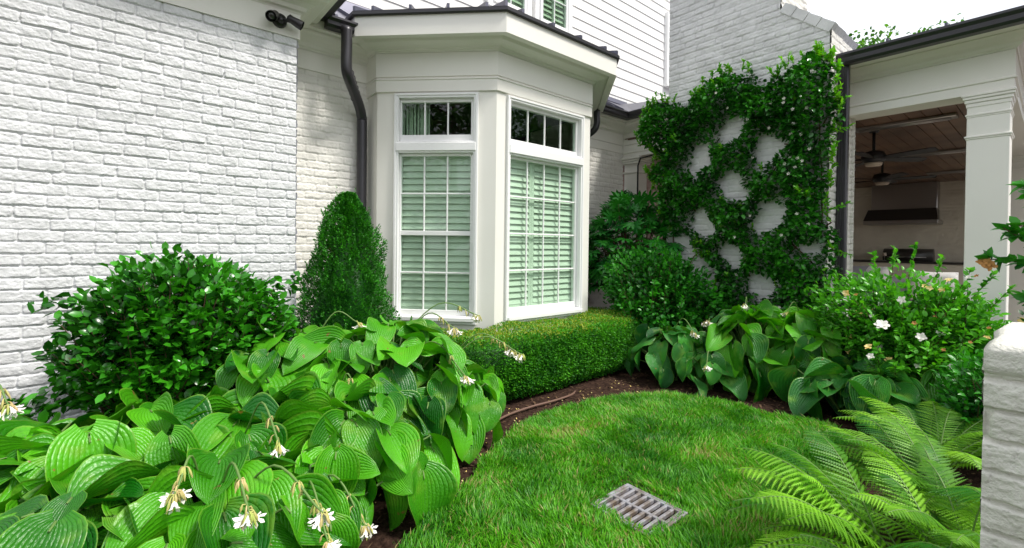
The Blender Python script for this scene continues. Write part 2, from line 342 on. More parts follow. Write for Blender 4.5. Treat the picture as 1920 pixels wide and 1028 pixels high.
# grass blades
def grass():
    N = 300000; cand_x = rng.uniform(-2.6, .35, N); cand_y = rng.uniform(-.3, 3.95, N)
    # nearer the house first: denser where the picture looks
    k = inpoly(cand_x+vnoise(cand_x*14,cand_y*14,28)*.05+rng.normal(0,.010,N), cand_y+vnoise(cand_x*14,cand_y*14,29)*.05+rng.normal(0,.010,N), LAWN)&(cand_x+.45*cand_y*-1 < .9)
    inside = (cand_x > gx0+.012) & (cand_x < gx1-.01) & (cand_y > gy0+.012) & (cand_y < gy1-.01)
    k &= ~inside; x = cand_x[k]; y = cand_y[k]; n = len(x)
    tuft = vnoise(x*9, y*9, 21); patch = vnoise(x*2.2, y*2.2, 22)
    H = .026+.020*rng.random(n)+.020*np.clip(tuft+.2, 0, 1)+.010*patch
    nearg = (x > gx0-.05)&(x < gx1+.06)&(y > gy0-.05)&(y < gy1+.06); H = np.where(nearg & (y > gy0+.1), H*.55, H)
    az = rng.uniform(0, 2*np.pi, n)+0; lean = .3+1.0*rng.random(n)
    wdx = vnoise(x*3.1, y*3.1, 23)*1.0+vnoise(x*11, y*11, 25)*1.6; wdy = vnoise(x*3.1, y*3.1, 24)*1.0+vnoise(x*11, y*11, 26)*1.6
    dx = np.cos(az)*lean*.6+wdx*.55; dy = np.sin(az)*lean*.6+wdy*.55
    wx = -np.sin(az)*.0019; wy = np.cos(az)*.0019
    z0 = lawnz(x, y)-.008; b = np.stack([x, y, z0], 1); D = np.stack([dx, dy, 0*dx], 1)*H[:,None]; Wv = np.stack([wx, wy, 0*wx], 1)*(1+.8*rng.random(n))[:,None]
    up = np.zeros((n,3)); up[:,2] = H
    mid = b+up*.55+D*.28; tip = b+up*.92+D*.95
    V = np.stack([b-Wv, b+Wv, mid-Wv*.85, mid+Wv*.85, tip], 1).reshape(-1, 3); i = np.arange(n)*5
    rv = np.clip(rng.normal(.48, .22, n)+patch*.5, 0, .97); dry = (rng.random(n) < .03+.06*(vnoise(x*5, y*5, 27) > .22)); rv = np.where(dry, 1.6, rv)
    return mesh_np('lawn_grass', V, [np.stack([i,i+1,i+3,i+2],1), np.stack([i+2,i+3,i+4],1)], M['grass'], attrs={'rnd': np.repeat(rv, 5)})
tag(grass(), 'short bright green grass of the curved lawn', 'grass', kind='stuff')
# mulch chips
def chips():
    n = 9000; x = rng.uniform(-4.1, .2, n); y = rng.uniform(-.5, 5, n); k = ~inpoly(x, y, LAWN); x, y = x[k], y[k]; n = len(x)
    L = rng.uniform(.004, .017, n); W = L*rng.uniform(.2, .6, n); az = rng.uniform(0, 6.3, n); z = gz(x, y)+.004+rng.random(n)*.004
    a = np.stack([np.cos(az), np.sin(az), rng.normal(0, .4, n)], 1)*L[:,None]; b = np.stack([-np.sin(az), np.cos(az), rng.normal(0, .3, n)], 1)*W[:,None]
    c = np.stack([x, y, z], 1); t = np.array([0,0,.003])
    V = np.stack([c-a-b, c+a-b*.6, c+a*.8+b, c-a*.9+b, c+t], 1).reshape(-1,3); i = np.arange(n)*5
    F = [np.stack([i+q, i+(q+1)%4, i+4], 1) for q in range(4)]
    return mesh_np('bark_mulch', V, [np.concatenate(F)], M['chip'], smooth=False)
tag(chips(), 'small bark chips strewn over the dark planting bed', 'mulch', kind='stuff')
def litter():
    n = 420; x = rng.uniform(-2.7, -1.9, n); y = rng.uniform(.9, 3.6, n); k = ~inpoly(x, y, LAWN) & (x > -2.66); x, y = x[k], y[k]; n = len(x)
    L = rng.uniform(.004, .010, n); az = rng.uniform(0, 6.3, n); z = gz(x, y)+.009
    a = np.stack([np.cos(az), np.sin(az), rng.normal(0, .3, n)], 1)*L[:,None]; b = np.stack([-np.sin(az), np.cos(az), rng.normal(0, .3, n)], 1)*L[:,None]*.5; c = np.stack([x,y,z],1)
    V = np.stack([c-a, c-b, c+a, c+b], 1).reshape(-1,3); i = np.arange(n)*4
    return mesh_np('leaf_litter', V, [np.stack([i,i+1,i+2,i+3],1)], M['yellow'], smooth=False)
tag(litter(), 'pale fallen flecks scattered over the dark mulch strip', 'leaf litter', kind='stuff')
# drip hose
hp = [(-2.46,1.86,.028),(-2.497,1.991,.03),(-2.54,2.15,.026),(-2.545,2.363,.03),(-2.53,2.576,.032),(-2.56,2.80,.024),(-2.66,2.97,.0)]
def curve(pts, n=6):
    P = [Vector(p) for p in pts]; P = [P[0]*2-P[1]]+P+[P[-1]*2-P[-2]]; out = []
    for i in range(1, len(P)-2):
        for k in range(n):
            t = k/n; a, b, c, d = P[i-1:i+3]
            out.append(.5*((2*b)+(c-a)*t+(2*a-5*b+4*c-d)*t*t+(-a+3*b-3*c+d)*t**3))
    out.append(P[-2]); return out
hz = smoothall(MB()).tube(curve(hp), .0085, 8).build('drip_hose', M['hose']); tag(hz, 'thin brown drip irrigation hose lying on the mulch in front of the hedge', 'hose')
# drain grate
g = thing('drain_grate', 'grey cast metal drain grate with two rows of slots sunk in the lawn', 'drain grate', ((gx0+gx1)/2,(gy0+gy1)/2,0))
zt = .042
mb = MB(); W_ = gx1-gx0; ns = 8
for a, b in ((gy0, gy0+.012), ((gy0+gy1)/2-.008, (gy0+gy1)/2+.008), (gy1-.012, gy1)): mb.box(gx0, gx1, a, b, zt-.02, zt, .002)
for k in range(ns+1):
    cx = gx0+.008+(W_-.016)*k/ns
    for a, b in ((gy0+.012, (gy0+gy1)/2-.008), ((gy0+gy1)/2+.008, gy1-.012)): mb.box(cx-.0075, cx+.0075, a, b, zt-.02, zt-.0005, .002)
mb.build('slotted_cover', M['iron'], g)
mb = MB(); mb.box(gx0-.016, gx0-.002, gy0-.016, gy1+.016, zt-.13, zt-.001, .002); mb.box(gx1+.002, gx1+.016, gy0-.016, gy1+.016, zt-.13, zt-.001, .002)
mb.box(gx0-.002, gx1+.002, gy0-.016, gy0-.002, zt-.13, zt-.001, .002); mb.box(gx0-.002, gx1+.002, gy1+.002, gy1+.016, zt-.13, zt-.001, .002)
mb.build('rim', M['iron'], g)
MB().box(gx0-.002, gx1+.002, gy0-.002, gy1+.002, zt-.14, zt-.085).build('drain_pit', M['pit'], g)

# ================================================================== HOUSE
XW, XR, YW, YC = -3.77, -4.32, .985, 5.82      # wing wall, recessed wall, wing corner, inner corner
house = thing('house', 'white painted brick house with a projecting wing, siding above and a panelled bay', 'house', (-4.3, 2, 0))
brick_wall('wing_brick_wall', (XW,-2.6,0), (0,1,0), (1,0,0), YW+2.6, -.05, 2.83, .0046, M['brickw'], house, seed=1, depth=.0105, rough=.72)
brick_wall('wing_brick_wall', (XW,YW,0), (-1,0,0), (0,1,0), .55, -.05, 2.83, .012, M['brickw'], house, seed=2)
brick_wall('brick_wall', (XR,YW,0), (0,1,0), (1,0,0), .86, -.05, 2.82, .0075, M['brickc'], house, seed=3, depth=.010, rough=.8)
brick_wall('brick_wall', (XR,3.9,0), (0,1,0), (1,0,0), 1.92, -.05, 2.70, .010, M['brickc'], house, seed=4, depth=.009, rough=.7)
# wing frieze / crown / soffit / gutter
wp = [(XW,-3.2),(XW,YW),(XR-.3,YW)]
MB().sweep(wp, [(-.03,2.80),(.022,2.80),(.022,2.985),(-.03,2.985)]).build('frieze_board', M['trim'], house)
crown = lambda z, o: [(-.03,z),(o,z),(o+.008,z+.012),(o+.03,z+.02),(o+.045,z+.045),(o+.085,z+.07),(o+.15,z+.085),(o+.165,z+.10),(o+.165,z+.118),(-.03,z+.118)]
MB().sweep(wp, crown(2.985,.024)).build('crown_moulding', M['trim'], house)
MB().sweep(wp, [(-.03,3.104),(.24,3.104),(.24,3.24),(-.03,3.24)]).build('eave_fascia', M['trim'], house)
gut = lambda o, z, h=.09: [(o,z),(o+.07,z),(o+.09,z+.02),(o+.095,z+h*.55),(o+.115,z+h*.8),(o+.115,z+h),(o+.10,z+h),(o+.095,z+h*.85),(o,z+h*.85)]
MB().sweep(wp, gut(.242,3.145,.095)).build('gutter', M['metal'], house)
MB().sweep(wp, [(-.05,3.242),(.30,3.242),(-.8,3.62),(-.9,3.5)]).build('wing_roof', M['roof'], house)
# recessed wall frieze etc, runs on over the passage beam
rp = [(XR,YW+.05),(XR,YC),(-2.0,YC)]
MB().sweep(rp, [(-.05,2.785),(.024,2.785),(.024,2.95),(-.05,2.95)]).build('frieze_board', M['trim'], house)
MB().sweep([(XR,3.95),(XR,YC),(-2.0,YC)], [(-.05,2.665),(.016,2.665),(.016,2.783),(-.05,2.783)]).build('architrave_board', M['trim'], house)
MB().sweep(rp, crown(2.952,.026)).build('crown_moulding', M['trim'], house)
MB().sweep(rp, [(-.05,3.072),(.245,3.072),(.245,3.17),(-.05,3.17)]).build('eave_fascia', M['trim'], house)
rpA = [(XR,YW+.30),(XR,1.72)]; rpB = [(XR,4.55),(XR,YC),(-2.0,YC)]
for p in (rpA, rpB): MB().sweep(p, gut(.25,3.085,.085)).build('gutter', M['metal'], house)
# low standing seam roof between gutter and siding
XS = -4.7
def roof_slab(name, P, t, m, seams=()):
    P = [np.array(p, float) for p in P]; mb = MB(); n = len(P)
    V = P+[p-np.array([0,0,t]) for p in P]
    F = [np.array([list(range(n))]), np.array([list(range(2*n-1, n-1, -1))]), np.array([[i, (i+1)%n, (i+1)%n+n, i+n] for i in range(n)])]
    mb.add(V, F); o = mb.build(name, m, house)
    if seams:
        for a, b, h in seams:
            sm = MB(); a = np.array(a, float); b = np.array(b, float); d = (b-a)/np.linalg.norm(b-a); s = np.cross(d, [0,0,1]); s = s/np.linalg.norm(s)*.011; up = np.array([0,0,h])
            sm.add([a-s, a+s, a+s+up, a-s+up, b-s, b+s, b+s+up, b-s+up], [np.array([[0,1,2,3],[4,7,6,5],[0,4,5,1],[1,5,6,2],[2,6,7,3],[3,7,4,0]])]); sm.build('standing_seam', m, o)
    return o
ze, zs = 3.165, 3.60
roof_slab('low_roof', [(-3.99,1.18,ze),(-3.99,1.78,ze),(XS,1.78,zs),(XS,1.18,zs)], .03, M['roof'], [((-3.985,y,ze),(XS,y,zs),.035) for y in (1.36,1.60)])
roof_slab('low_roof', [(-3.99,4.1,ze),(-3.99,5.49,ze),(XS,6.2,zs),(XS,4.1,zs)], .03, M['roof'], [((-3.985,y,ze),(XS,y,zs),.035) for y in (4.50,4.72,4.94,5.16,5.38)])
roof_slab('low_roof', [(-3.99,5.49,ze),(-2.4,5.49,ze),(-2.4,7.4,ze+.28),(XS,6.2,zs)], .03, M['roof'])
# siding wall: lapped boards
def siding():
    mb = MB(); z = 3.24; e = .1585; y0, y1 = -.5, 12.5
    zz = 4.823-e*12
    while zz < 6.6:
        mb.add([(XS,y0,zz),(XS+.016,y0,zz),(XS+.004,y0,zz+e),(XS,y0,zz+e),(XS,y1,zz),(XS+.016,y1,zz),(XS+.004,y1,zz+e),(XS,y1,zz+e)],
               [np.array([[0,4,5,1],[1,5,6,2],[0,1,2,3],[4,7,6,5]])]); zz += e
    mb.box(XS-.12, XS-.002, y0, y1, 2.9, 6.6)
    return mb.build('siding_wall', M['siding'], house)
siding()
MB().sweep([(XS,1.0),(XS,4.2)], [(0,3.56),(.05,3.56),(.03,3.70),(0,3.70)]).build('roof_flashing', M['roof'], house)
MB().sweep([(XS,4.2),(XS,6.4)], [(0,3.56),(.05,3.58),(.02,3.66),(0,3.66)]).build('roof_flashing', M['roof'], house)
# -------- windows
def fr(o, a, n): return (np.array(o, float), np.array(a, float), np.array(n, float))
BX, BY = -3.298, 2.565; q = math.sqrt(.5)
F_CH = fr((BX,BY,0), (-q,-q,0), (q,-q,0)); F_FR = fr((BX,BY,0), (0,1,0), (1,0,0)); F_SD = fr((XS,0,0), (0,1,0), (1,0,0))
def louvers(F, s0, s1, z0, z1, n, par, pitch=.0605, stiles=()):
    m = MB(F); z = z0+.05; edges = [s0]+list(stiles)+[s1]
    for a, b in zip(edges[:-1], edges[1:]):
        z = z0+.045; nb = round((z1-z0-.075)/pitch); pitch = (z1-z0-.075)/nb
        for _ in range(nb):
            a2, b2 = a+.034, b-.034; t = .0045
            # blade nearly closed: bottom edge forward
            m.add([(a2,n+.017,z),(b2,n+.017,z),(b2,n-.008,z+pitch*1.04),(a2,n-.008,z+pitch*1.04),(a2,n+.017-2*t,z-.002),(b2,n+.017-2*t,z-.002),(b2,n-.008-t,z+pitch*1.0),(a2,n-.008-t,z+pitch*1.0)],
                  [np.array([[0,1,2,3],[7,6,5,4],[0,4,5,1],[3,2,6,7],[0,3,7,4],[1,5,6,2]])]); z += pitch
        m.box(a, a+.033, n-.02, n+.012, z0, z1, .003); m.box(b-.033, b, n-.02, n+.012, z0, z1, .003)
        m.box(a+.033, b-.033, n-.02, n+.010, z0, z0+.045); m.box(a+.033, b-.033, n-.02, n+.010, z1-.03, z1)
    return m.build('shutter', M['shutter'], par)
def window(F, s0, s1, z0, z1, gl0, gl1, gz0, gz1, cols, rows, rec, par, dbl=False, louv=True, stiles=(), mt=.0115):
    """opening s0..s1,z0..z1; glass gl0..gl1,gz0..gz1 set back rec; frame > sash, pane, shutter"""
    f = MB(F); f.box(s0, s0+.018, -rec-.03, .02, z0, z1, .002); f.box(s1-.018, s1, -rec-.03, .02, z0, z1, .002)
    f.box(s0+.018, s1-.018, -rec-.03, .0185, z1-.018, z1, .002); f.box(s0+.018, s1-.018, -rec-.03, .0185, z0, z0+.018, .002)
    fo = f.build('window', M['sash'], par)
    sh = MB(F); ia, ib, ja, jb = s0+.019, s1-.019, z0+.019, z1-.019
    sh.box(ia, gl0, -rec-.028, -rec+.022, ja, jb, .003); sh.box(gl1, ib, -rec-.028, -rec+.022, ja, jb, .003)
    sh.box(gl0, gl1, -rec-.028, -rec+.0215, ja, gz0, .003); sh.box(gl0, gl1, -rec-.028, -rec+.0215, gz1, jb, .003)
    cw = (gl1-gl0)/cols
    for c in range(1, cols): sh.box(gl0+cw*c-mt*.6, gl0+cw*c+mt*.6, -rec-.006, -rec+.014, gz0, gz1, .003)
    if dbl:
        zm = (gz0+gz1)/2; sh.box(gl0, gl1, -rec-.02, -rec+.020, zm-.021, zm+.021, .003)
        zr = [gz0+(zm-.021-gz0)/2, zm+.021+(gz1-zm-.021)/2]
    else: zr = [gz0+(gz1-gz0)*k/rows for k in range(1, rows)]
    for z in zr: sh.box(gl0, gl1, -rec-.0065, -rec+.0135, z-mt*.6, z+mt*.6, .003)
    sh.build('sash', M['sash'], fo)
    MB(F).box(gl0-.004, gl1+.004, -rec-.002, -rec+.002, gz0-.004, gz1+.004).build('pane', M['glass'], fo)
    if louv: louvers(F, gl0-.03, gl1+.10, gz0-.02, gz1+.02, -rec-.045, fo, stiles=stiles)
    return fo
def casing(F, s0, s1, z0, z1, zt0, par):
    m = MB(F); m.box(s0-.022, s0, .0, .028, z0, z1+.022, .003); m.box(s1, s1+.022, .0, .028, z0, z1+.022, .003); m.box(s0, s1, .0, .0275, z1, z1+.022, .003)
    m.box(s0-.002, s1+.002, -.02, .034, zt0, zt0+.075, .004)
    m.box(s0-.004, s1+.004, -.02, .05, z0-.004, z0+.034, .005); m.box(s0-.022, s1+.022, 0, .026, z0-.03, z0-.005, .003)
    m.build('window_casing', M['sash'], par)
# bay walls (panels round the openings)
def wallpan(F, s_a, s_b, s0, s1, z0, z1, name='bay_wall'):
    m = MB(F); zb, ztp = 0, 2.66
    m.box(s_a, s0, -.05, 0, zb, ztp); m.box(s1, s_b, -.05, 0, zb, ztp); m.box(s0, s1, -.05, 0, zb, z0-.001); m.box(s0, s1, -.05, 0, z1+.001, ztp)
    return m.build(name, M['trim'], house)
wallpan(F_CH, .0, 1.112, .187, .925, .55, 2.634)
wallpan(F_FR, .0, 1.291, .138, 1.150, .55, 2.634)
casing(F_CH, .187, .925, .55, 2.612, 2.105, house); casing(F_FR, .138, 1.150, .55, 2.612, 2.105, house)
window(F_CH, .187, .925, .575, 2.108, .238, .892, .64, 2.065, 3, 4, .045, house, dbl=True)
window(F_CH, .187, .925, 2.178, 2.612, .238, .892, 2.262, 2.562, 3, 1, .045, house, louv=False)
window(F_FR, .138, 1.150, .575, 2.108, .192, 1.100, .655, 2.065, 4, 4, .05, house, stiles=(.52,))
window(F_FR, .138, 1.150, 2.178, 2.612, .192, 1.100, 2.250, 2.562, 4, 1, .05, house, louv=False)
# bay return walls and interior
bp_ = [(XR,1.776),(-4.085,1.776),(BX,BY),(BX,3.856),(-4.085,4.643),(XR,4.643)]
MB().box(XR+.001, -4.087, 1.776, 1.81, 0, 2.66).build('bay_side_wall', M['trim'], house)
F_C2 = fr((BX,3.856,0), (-q,q,0), (q,q,0)); MB(F_C2).box(0, 1.112, -.05, 0, 0, 2.66).build('bay_wall', M['trim'], house)
MB().box(XR+.001, -4.087, 4.61, 4.643, 0, 2.66).build('bay_side_wall', M['trim'], house)
m = MB(); m.box(-4.62, -4.5, 1.4, 5.1, 0, 3.2); m.box(-4.5, -3.45, 1.9, 4.5, .0, .05); m.box(-4.5, -3.42, 2.6, 3.8, 2.64, 2.655); m.build('room_interior', M['dark'], house)
cv = MB(F_CH); n_ = 24
for k in range(n_):
    a = .66+.26*k/n_; cv.box(a, a+.26/n_, -.16-.018*math.sin(k*1.9), -.15-.018*math.sin(k*1.9), 2.12, 2.63)
cv.build('curtain', M['curtain'], house)
MB().sweep(bp_, [(-.045,2.648),(.016,2.648),(.018,2.652),(.018,2.752),(.026,2.757),(.026,2.766),(.010,2.772),(.010,2.780),(.022,2.786),(.022,3.0),(-.045,3.0)]).build('bay_frieze', M['trim'], house)
MB().sweep(bp_, [(-.04,3.001),(.03,3.001),(.035,3.012),(.052,3.018),(.058,3.028),(.10,3.036),(.15,3.052),(.185,3.078),(.19,3.088),(.225,3.09),(.225,3.12),(-.04,3.12)]).build('bay_crown', M['trim'], house)
bpo = bp_
MB().sweep(bpo, [(.19,3.064),(.262,3.058),(.262,3.232),(.19,3.232)]).build('bay_fascia', M['trim'], house)
MB().sweep(bpo, [(.10,3.234),(.285,3.228),(.290,3.234),(.290,3.262),(.10,3.275)]).build('drip_edge', M['metal'], house)
# bay roof: hipped standing seam
o_ = .282; t8 = math.tan(math.pi/8)
E0 = (-4.085-o_*t8-.0, 1.776-o_, 3.262); 
def offs(path, o):
    P = np.array(path, float); res = []
    for i in range(len(P)):
        ds = [];
        if i > 0: d = P[i]-P[i-1]; ds.append(d/np.linalg.norm(d))
        if i < len(P)-1: d = P[i+1]-P[i]; ds.append(d/np.linalg.norm(d))
        ns = [np.array([d[1],-d[0]]) for d in ds]; m = sum(ns); m /= np.linalg.norm(m); m /= m@ns[0]; res.append(P[i]+m*o)
    return res
eo = [(*p, 3.268) for p in offs(bp_, .284)]
T1, T2 = (XS, 2.75, 3.66), (XS, 3.67, 3.66); S1 = (XS, 1.45, 3.40); S2 = (XS, 4.97, 3.40)
roof = MB(); roof.add([*eo, T1, T2, (XS,1.49,3.34), (XS,4.93,3.34)], [np.array([[0,1,6,8],[1,2,6,6][:4]])[:1], np.array([[1,2,6],[3,4,7]]), np.array([[2,3,7,6]]), np.array([[4,5,9,7]])]); rf = roof.build('bay_roof', M['roof'], house)
def seam_set(a, b, ta, tb, n):
    out = []
    for k in range(n):
        t = (k+.5)/n; p = Vector(a).lerp(Vector(b), t); q2 = Vector(ta).lerp(Vector(tb), t); out.append((p, q2, .042))
    return out
for a, b, h in seam_set(eo[1], eo[2], T1, T1, 4)+seam_set(eo[2], eo[3], T1, T2, 4)+[(Vector(eo[2]), Vector(T1), .05),(Vector(eo[3]), Vector(T2), .05),(Vector(eo[1]), Vector(T1), .045)]:
    sm = MB(); a = np.array(a); b = np.array(b); a = a+(b-a)*.01; d = (b-a)/np.linalg.norm(b-a); s = np.cross(d, [0,0,1]); s = s/np.linalg.norm(s)*.012; up = np.array([0,0,h])
    sm.add([a-s, a+s, a+s+up, a-s+up, b-s, b+s, b+s+up, b-s+up], [np.array([[0,1,2,3],[4,7,6,5],[0,4,5,1],[1,5,6,2],[2,6,7,3],[3,7,4,0]])]); sm.build('standing_seam', M['roof'], rf)
# siding windows
# openings are shallow boxes in front of the sheathing, so the glass sits just proud of it
def upper_window(y0, y1, z0, z1, cols, rows, gap=True):
    F2 = fr((XS+.075,0,0), (0,1,0), (1,0,0))
    c = MB(F2); t = .085
    c.box(y0-t, y0, -.07, .0, z0-.03, z1+t, .004); c.box(y1, y1+t, -.07, .0, z0-.03, z1+t, .004); c.box(y0, y1, -.07, -.001, z1, z1+t, .004); c.box(y0-t-.01, y1+t+.01, -.07, .018, z0-.075, z0-.031, .004); c.box(y0, y1, -.07, -.002, z0-.031, z0)
    c.build('window_casing', M['sash'], house)
    fo = window(F2, y0, y1, z0, z1, y0+.055, y1-.055, z0+.065, z1-.05, cols, rows, .012, house, louv=False)
    m = MB(F2); z = z0+.06
    m.box(y0+.02, y1-.02, -.069, -.064, z0+.02, z1-.02)
    while z < z1-.06:
        for a, b in ((y0+.06, (y0+y1)/2-.02), ((y0+y1)/2+.02, y1-.06)): m.add([(a,-.028,z),(b,-.028,z),(b,-.058,z+.062),(a,-.058,z+.062)], [[0,1,2,3]])
        z += .072
    m.box((y0+y1)/2-.02, (y0+y1)/2+.02, -.06, -.03, z0+.03, z1-.03)
    m.build('shutter', M['curtain'], fo)
upper_window(4.33, 4.90, 4.32, 5.75, 2, 4); upper_window(3.53, 4.10, 4.32, 5.75, 2, 4)
upper_window(7.60, 8.30, 4.25, 5.45, 3, 4)
# downspouts
def pipe(pts, r, par):
    m = smoothall(MB()); m.tube(curve(pts, 5), r, 16); o = m.build('downspout', M['metal'], par); return o
pipe([(-3.955,1.435,3.10),(-3.955,1.437,2.95),(-3.955,1.437,2.76),(-3.985,1.47,2.68),(-4.08,1.555,2.60),(-4.18,1.64,2.52),(-4.225,1.68,2.44),(-4.235,1.69,2.30),(-4.235,1.69,1.2),(-4.235,1.69,.02)], .046, house)
b = smoothall(MB())
for z in (2.72,2.69,2.66,2.63,2.60,2.57): 
    t = (2.74-z)/.2; b.tube([(-3.965-.18*t,1.447+.16*t,z+.006),(-3.975-.18*t,1.455+.16*t,z)], .0485, 16)
b.build('downspout_elbow', M['metal'], house)
pipe([(-3.99,4.80,3.12),(-3.99,4.80,2.98),(-3.99,4.80,2.88),(-4.02,4.78,2.80),(-4.12,4.74,2.73),(-4.22,4.71,2.66),(-4.25,4.70,2.5),(-4.25,4.70,.02)], .042, house)
# gutter end pan beside the bay roof
m = smoothall(MB()); m.tube([(-4.0,1.70,3.16),(-3.90,1.74,3.15),(-3.80,1.76,3.145)], [.055,.06,.02], 12); m.build('gutter_end', M['metal'], house)
# passage column and capital at the inner corner
m = MB(); m.box(-4.30,-4.06,5.84,6.08,0,2.50,.004); m.box(-4.32,-4.04,5.82,6.10,2.36,2.385,.004); m.box(-4.33,-4.03,5.80,6.12,2.50,2.53,.004); m.box(-4.34,-4.01,5.785,6.135,2.53,2.56,.006); m.box(-4.35,-3.99,5.765,6.155,2.56,2.60,.006)
m.build('passage_column', M['trim'], house)
MB().box(XR, -2.0, YC+.002, YC+.30, 2.60, 2.95, .003).build('passage_beam', M['trim'], house)
brick_wall('passage_back_wall', (-6.4,7.1,0), (1,0,0), (0,-1,0), 4.2, -.05, 3.2, .02, M['oldbrick'], house, seed=8)
m = smoothall(MB()); m.tube([(-4.03,5.80,1.2),(-4.03,5.80,2.45),(-3.98,5.79,2.555),(-3.7,5.79,2.575),(-3.0,5.79,2.575)], .012, 8); m.build('conduit', M['black'], house)
MB().box(-6.4, -2.2, 6.13, 7.1, 2.90, 2.93).build('passage_ceiling', M['wood'], house)

# security light
sl_ = thing('security_light', 'dark twin head security light on the frieze board of the left wing', 'security light', (-3.75,.86,2.90))
m = smoothall(MB()); m.tube([(-3.748,.86,2.895),(-3.715,.86,2.895)], [.052,.045], 20); m.tube([(-3.715,.86,2.895),(-3.70,.86,2.885),(-3.685,.86,2.875)], .022, 12); m.build('mounting_plate', M['black'], sl_)
def lamp(cx, cy, cz, d, r):
    d = Vector(d).normalized(); c = Vector((cx,cy,cz)); m = smoothall(MB()); m.tube([c-d*.055, c-d*.045, c-d*.02, c+d*.02, c+d*.055], [.014,.030,r*.82,r,r*1.04], 20, caps=False); o = m.build('lamp_head', M['black'], sl_)
    m = smoothall(MB()); m.tube([c+d*.045, c+d*.05], [r*.98,r*.2], 20); m.build('lens', M['lens'], o)
lamp(-3.66,.80,2.885,(.75,-.45,-.55),.037); lamp(-3.66,.945,2.885,(.30,.85,-.42),.033)
for p_, q_ in (((-3.70,.84,2.885),(-3.68,.815,2.89)),((-3.70,.88,2.885),(-3.68,.91,2.89))): smoothall(MB()).tube([p_, q_], .013, 8).build('arm', M['black'], sl_)

# ================================================================== CHIMNEY
chim = thing('chimney', 'broad white painted brick chimney with a stepped shoulder behind the climbing vine', 'chimney', (-2.2,5.3,0))
cx0, cx1, cy0, cy1 = -3.03, -1.385, 4.97, 5.67
def keepf(s, z):
    x = cx0+s; lim = np.where(z < 3.27, cx1, np.where(z < 3.62, cx1-(z-3.27)/(3.62-3.27)*.43, -1.815)); return x < lim
brick_wall('front_face', (cx0,cy0,0), (1,0,0), (0,-1,0), cx1-cx0, -.05, 5.4, .0085, M['brickch'], chim, seed=11, keep=keepf, depth=.011)
brick_wall('side_face', (cx1,cy0,0), (0,1,0), (1,0,0), cy1-cy0, -.05, 3.28, .009, M['brickc'], chim, seed=12)
brick_wall('stack_side_face', (-1.815,cy0,0), (0,1,0), (1,0,0), cy1-cy0, 3.6, 5.4, .011, M['brickc'], chim, seed=13)
m = MB(); m.add([(cx0+.01,cy0+.012,0),(cx1-.012,cy0+.012,0),(cx1-.012,cy0+.012,3.27),(-1.83,cy0+.012,3.62),(-1.83,cy0+.012,5.38),(cx0+.01,cy0+.012,5.38)]+[(cx0+.01,cy1,0),(cx1-.012,cy1,0),(cx1-.012,cy1,3.27),(-1.83,cy1,3.62),(-1.83,cy1,5.38),(cx0+.01,cy1,5.38)],
  [np.array([[6,7,8,9,10,11][::-1]]), np.array([[i,(i+1)%6,(i+1)%6+6,i+6][::-1] for i in range(6)]) ]); m.build('core', M['brickch'], chim)
# sloping shoulder cap of rowlock bricks
sc = MB(); a = np.array([cx1+.012,0,3.275]); b_ = np.array([-1.80,0,3.625]); L_ = np.linalg.norm(b_-a); d = (b_-a)/L_; nn = np.array([-d[2],0,d[0]])*-1
if nn[2] < 0: nn = -nn
nb = 4
for row_ in range(9):
    for k in range(nb):
        p0 = a+d*(L_*k/nb+.004); p1 = a+d*(L_*(k+1)/nb-.004); y0 = cy0-.022+row_*.083; y1 = y0+.078; h = .055+.008*rng.random(); j = rng.normal(0,.004)
        lo = -.03
        V = [p0+nn*lo, p1+nn*lo, p1+nn*(h+j), p0+nn*h]
        VV = [(v[0], y0, v[2]) for v in V]+[(v[0], y1, v[2]) for v in V]
        sc.add(VV, [np.array([[0,1,2,3],[7,6,5,4],[0,4,5,1],[1,5,6,2],[2,6,7,3],[3,7,4,0]])])
sc.build('shoulder_cap', M['brickch'], chim)

# ================================================================== COVERED PORCH
porch = thing('covered_porch', 'cream covered porch with panelled corner post and dark gutter', 'porch', (-.8,5.6,0))
pp = [(-1.372,5.5),(-.25,5.5),(-.25,16.0)]
MB().sweep(pp, [(-.26,2.577),(0,2.577),(.0,2.655),(.014,2.660),(.014,2.672),(.004,2.678),(.004,2.89),(-.26,2.89)]).build('beam', M['trim'], porch)
MB().sweep(pp, [(-.2,2.892),(.012,2.892),(.018,2.902),(.036,2.91),(.05,2.93),(.10,2.945),(.15,2.975),(.17,2.98),(.17,2.995),(-.2,2.995)]).build('crown_moulding', M['trim'], porch)
MB().sweep(pp, [(-.2,2.998),(.30,2.985),(.30,3.05),(-.2,3.05)]).build('eave_soffit', M['trim'], porch)
MB().sweep(pp, gut(.302,2.975,.10)).build('gutter', M['metal'], porch)
m = MB(); m.add([(-1.38,5.14,3.06),(.07,5.14,3.06),(.07,16,3.06),(-.66,16,3.16),(-.66,6,3.16),(-1.38,6.0,3.16)], [[0,1,4,5],[1,2,3,4]]); m.add([(-1.38,6.0,3.16),(-.66,6,3.16),(-.66,16,3.16),(-4.3,16,3.16),(-4.3,6,3.16)], [[0,1,2,3,4]])
rf = m.build('porch_roof', M['roof'], porch)
for x in (-1.0,-.62,-.1): MB().box(x-.01, x+.01, 5.13, 6.0, 3.06, 3.115).build('standing_seam', M['roof'], rf)
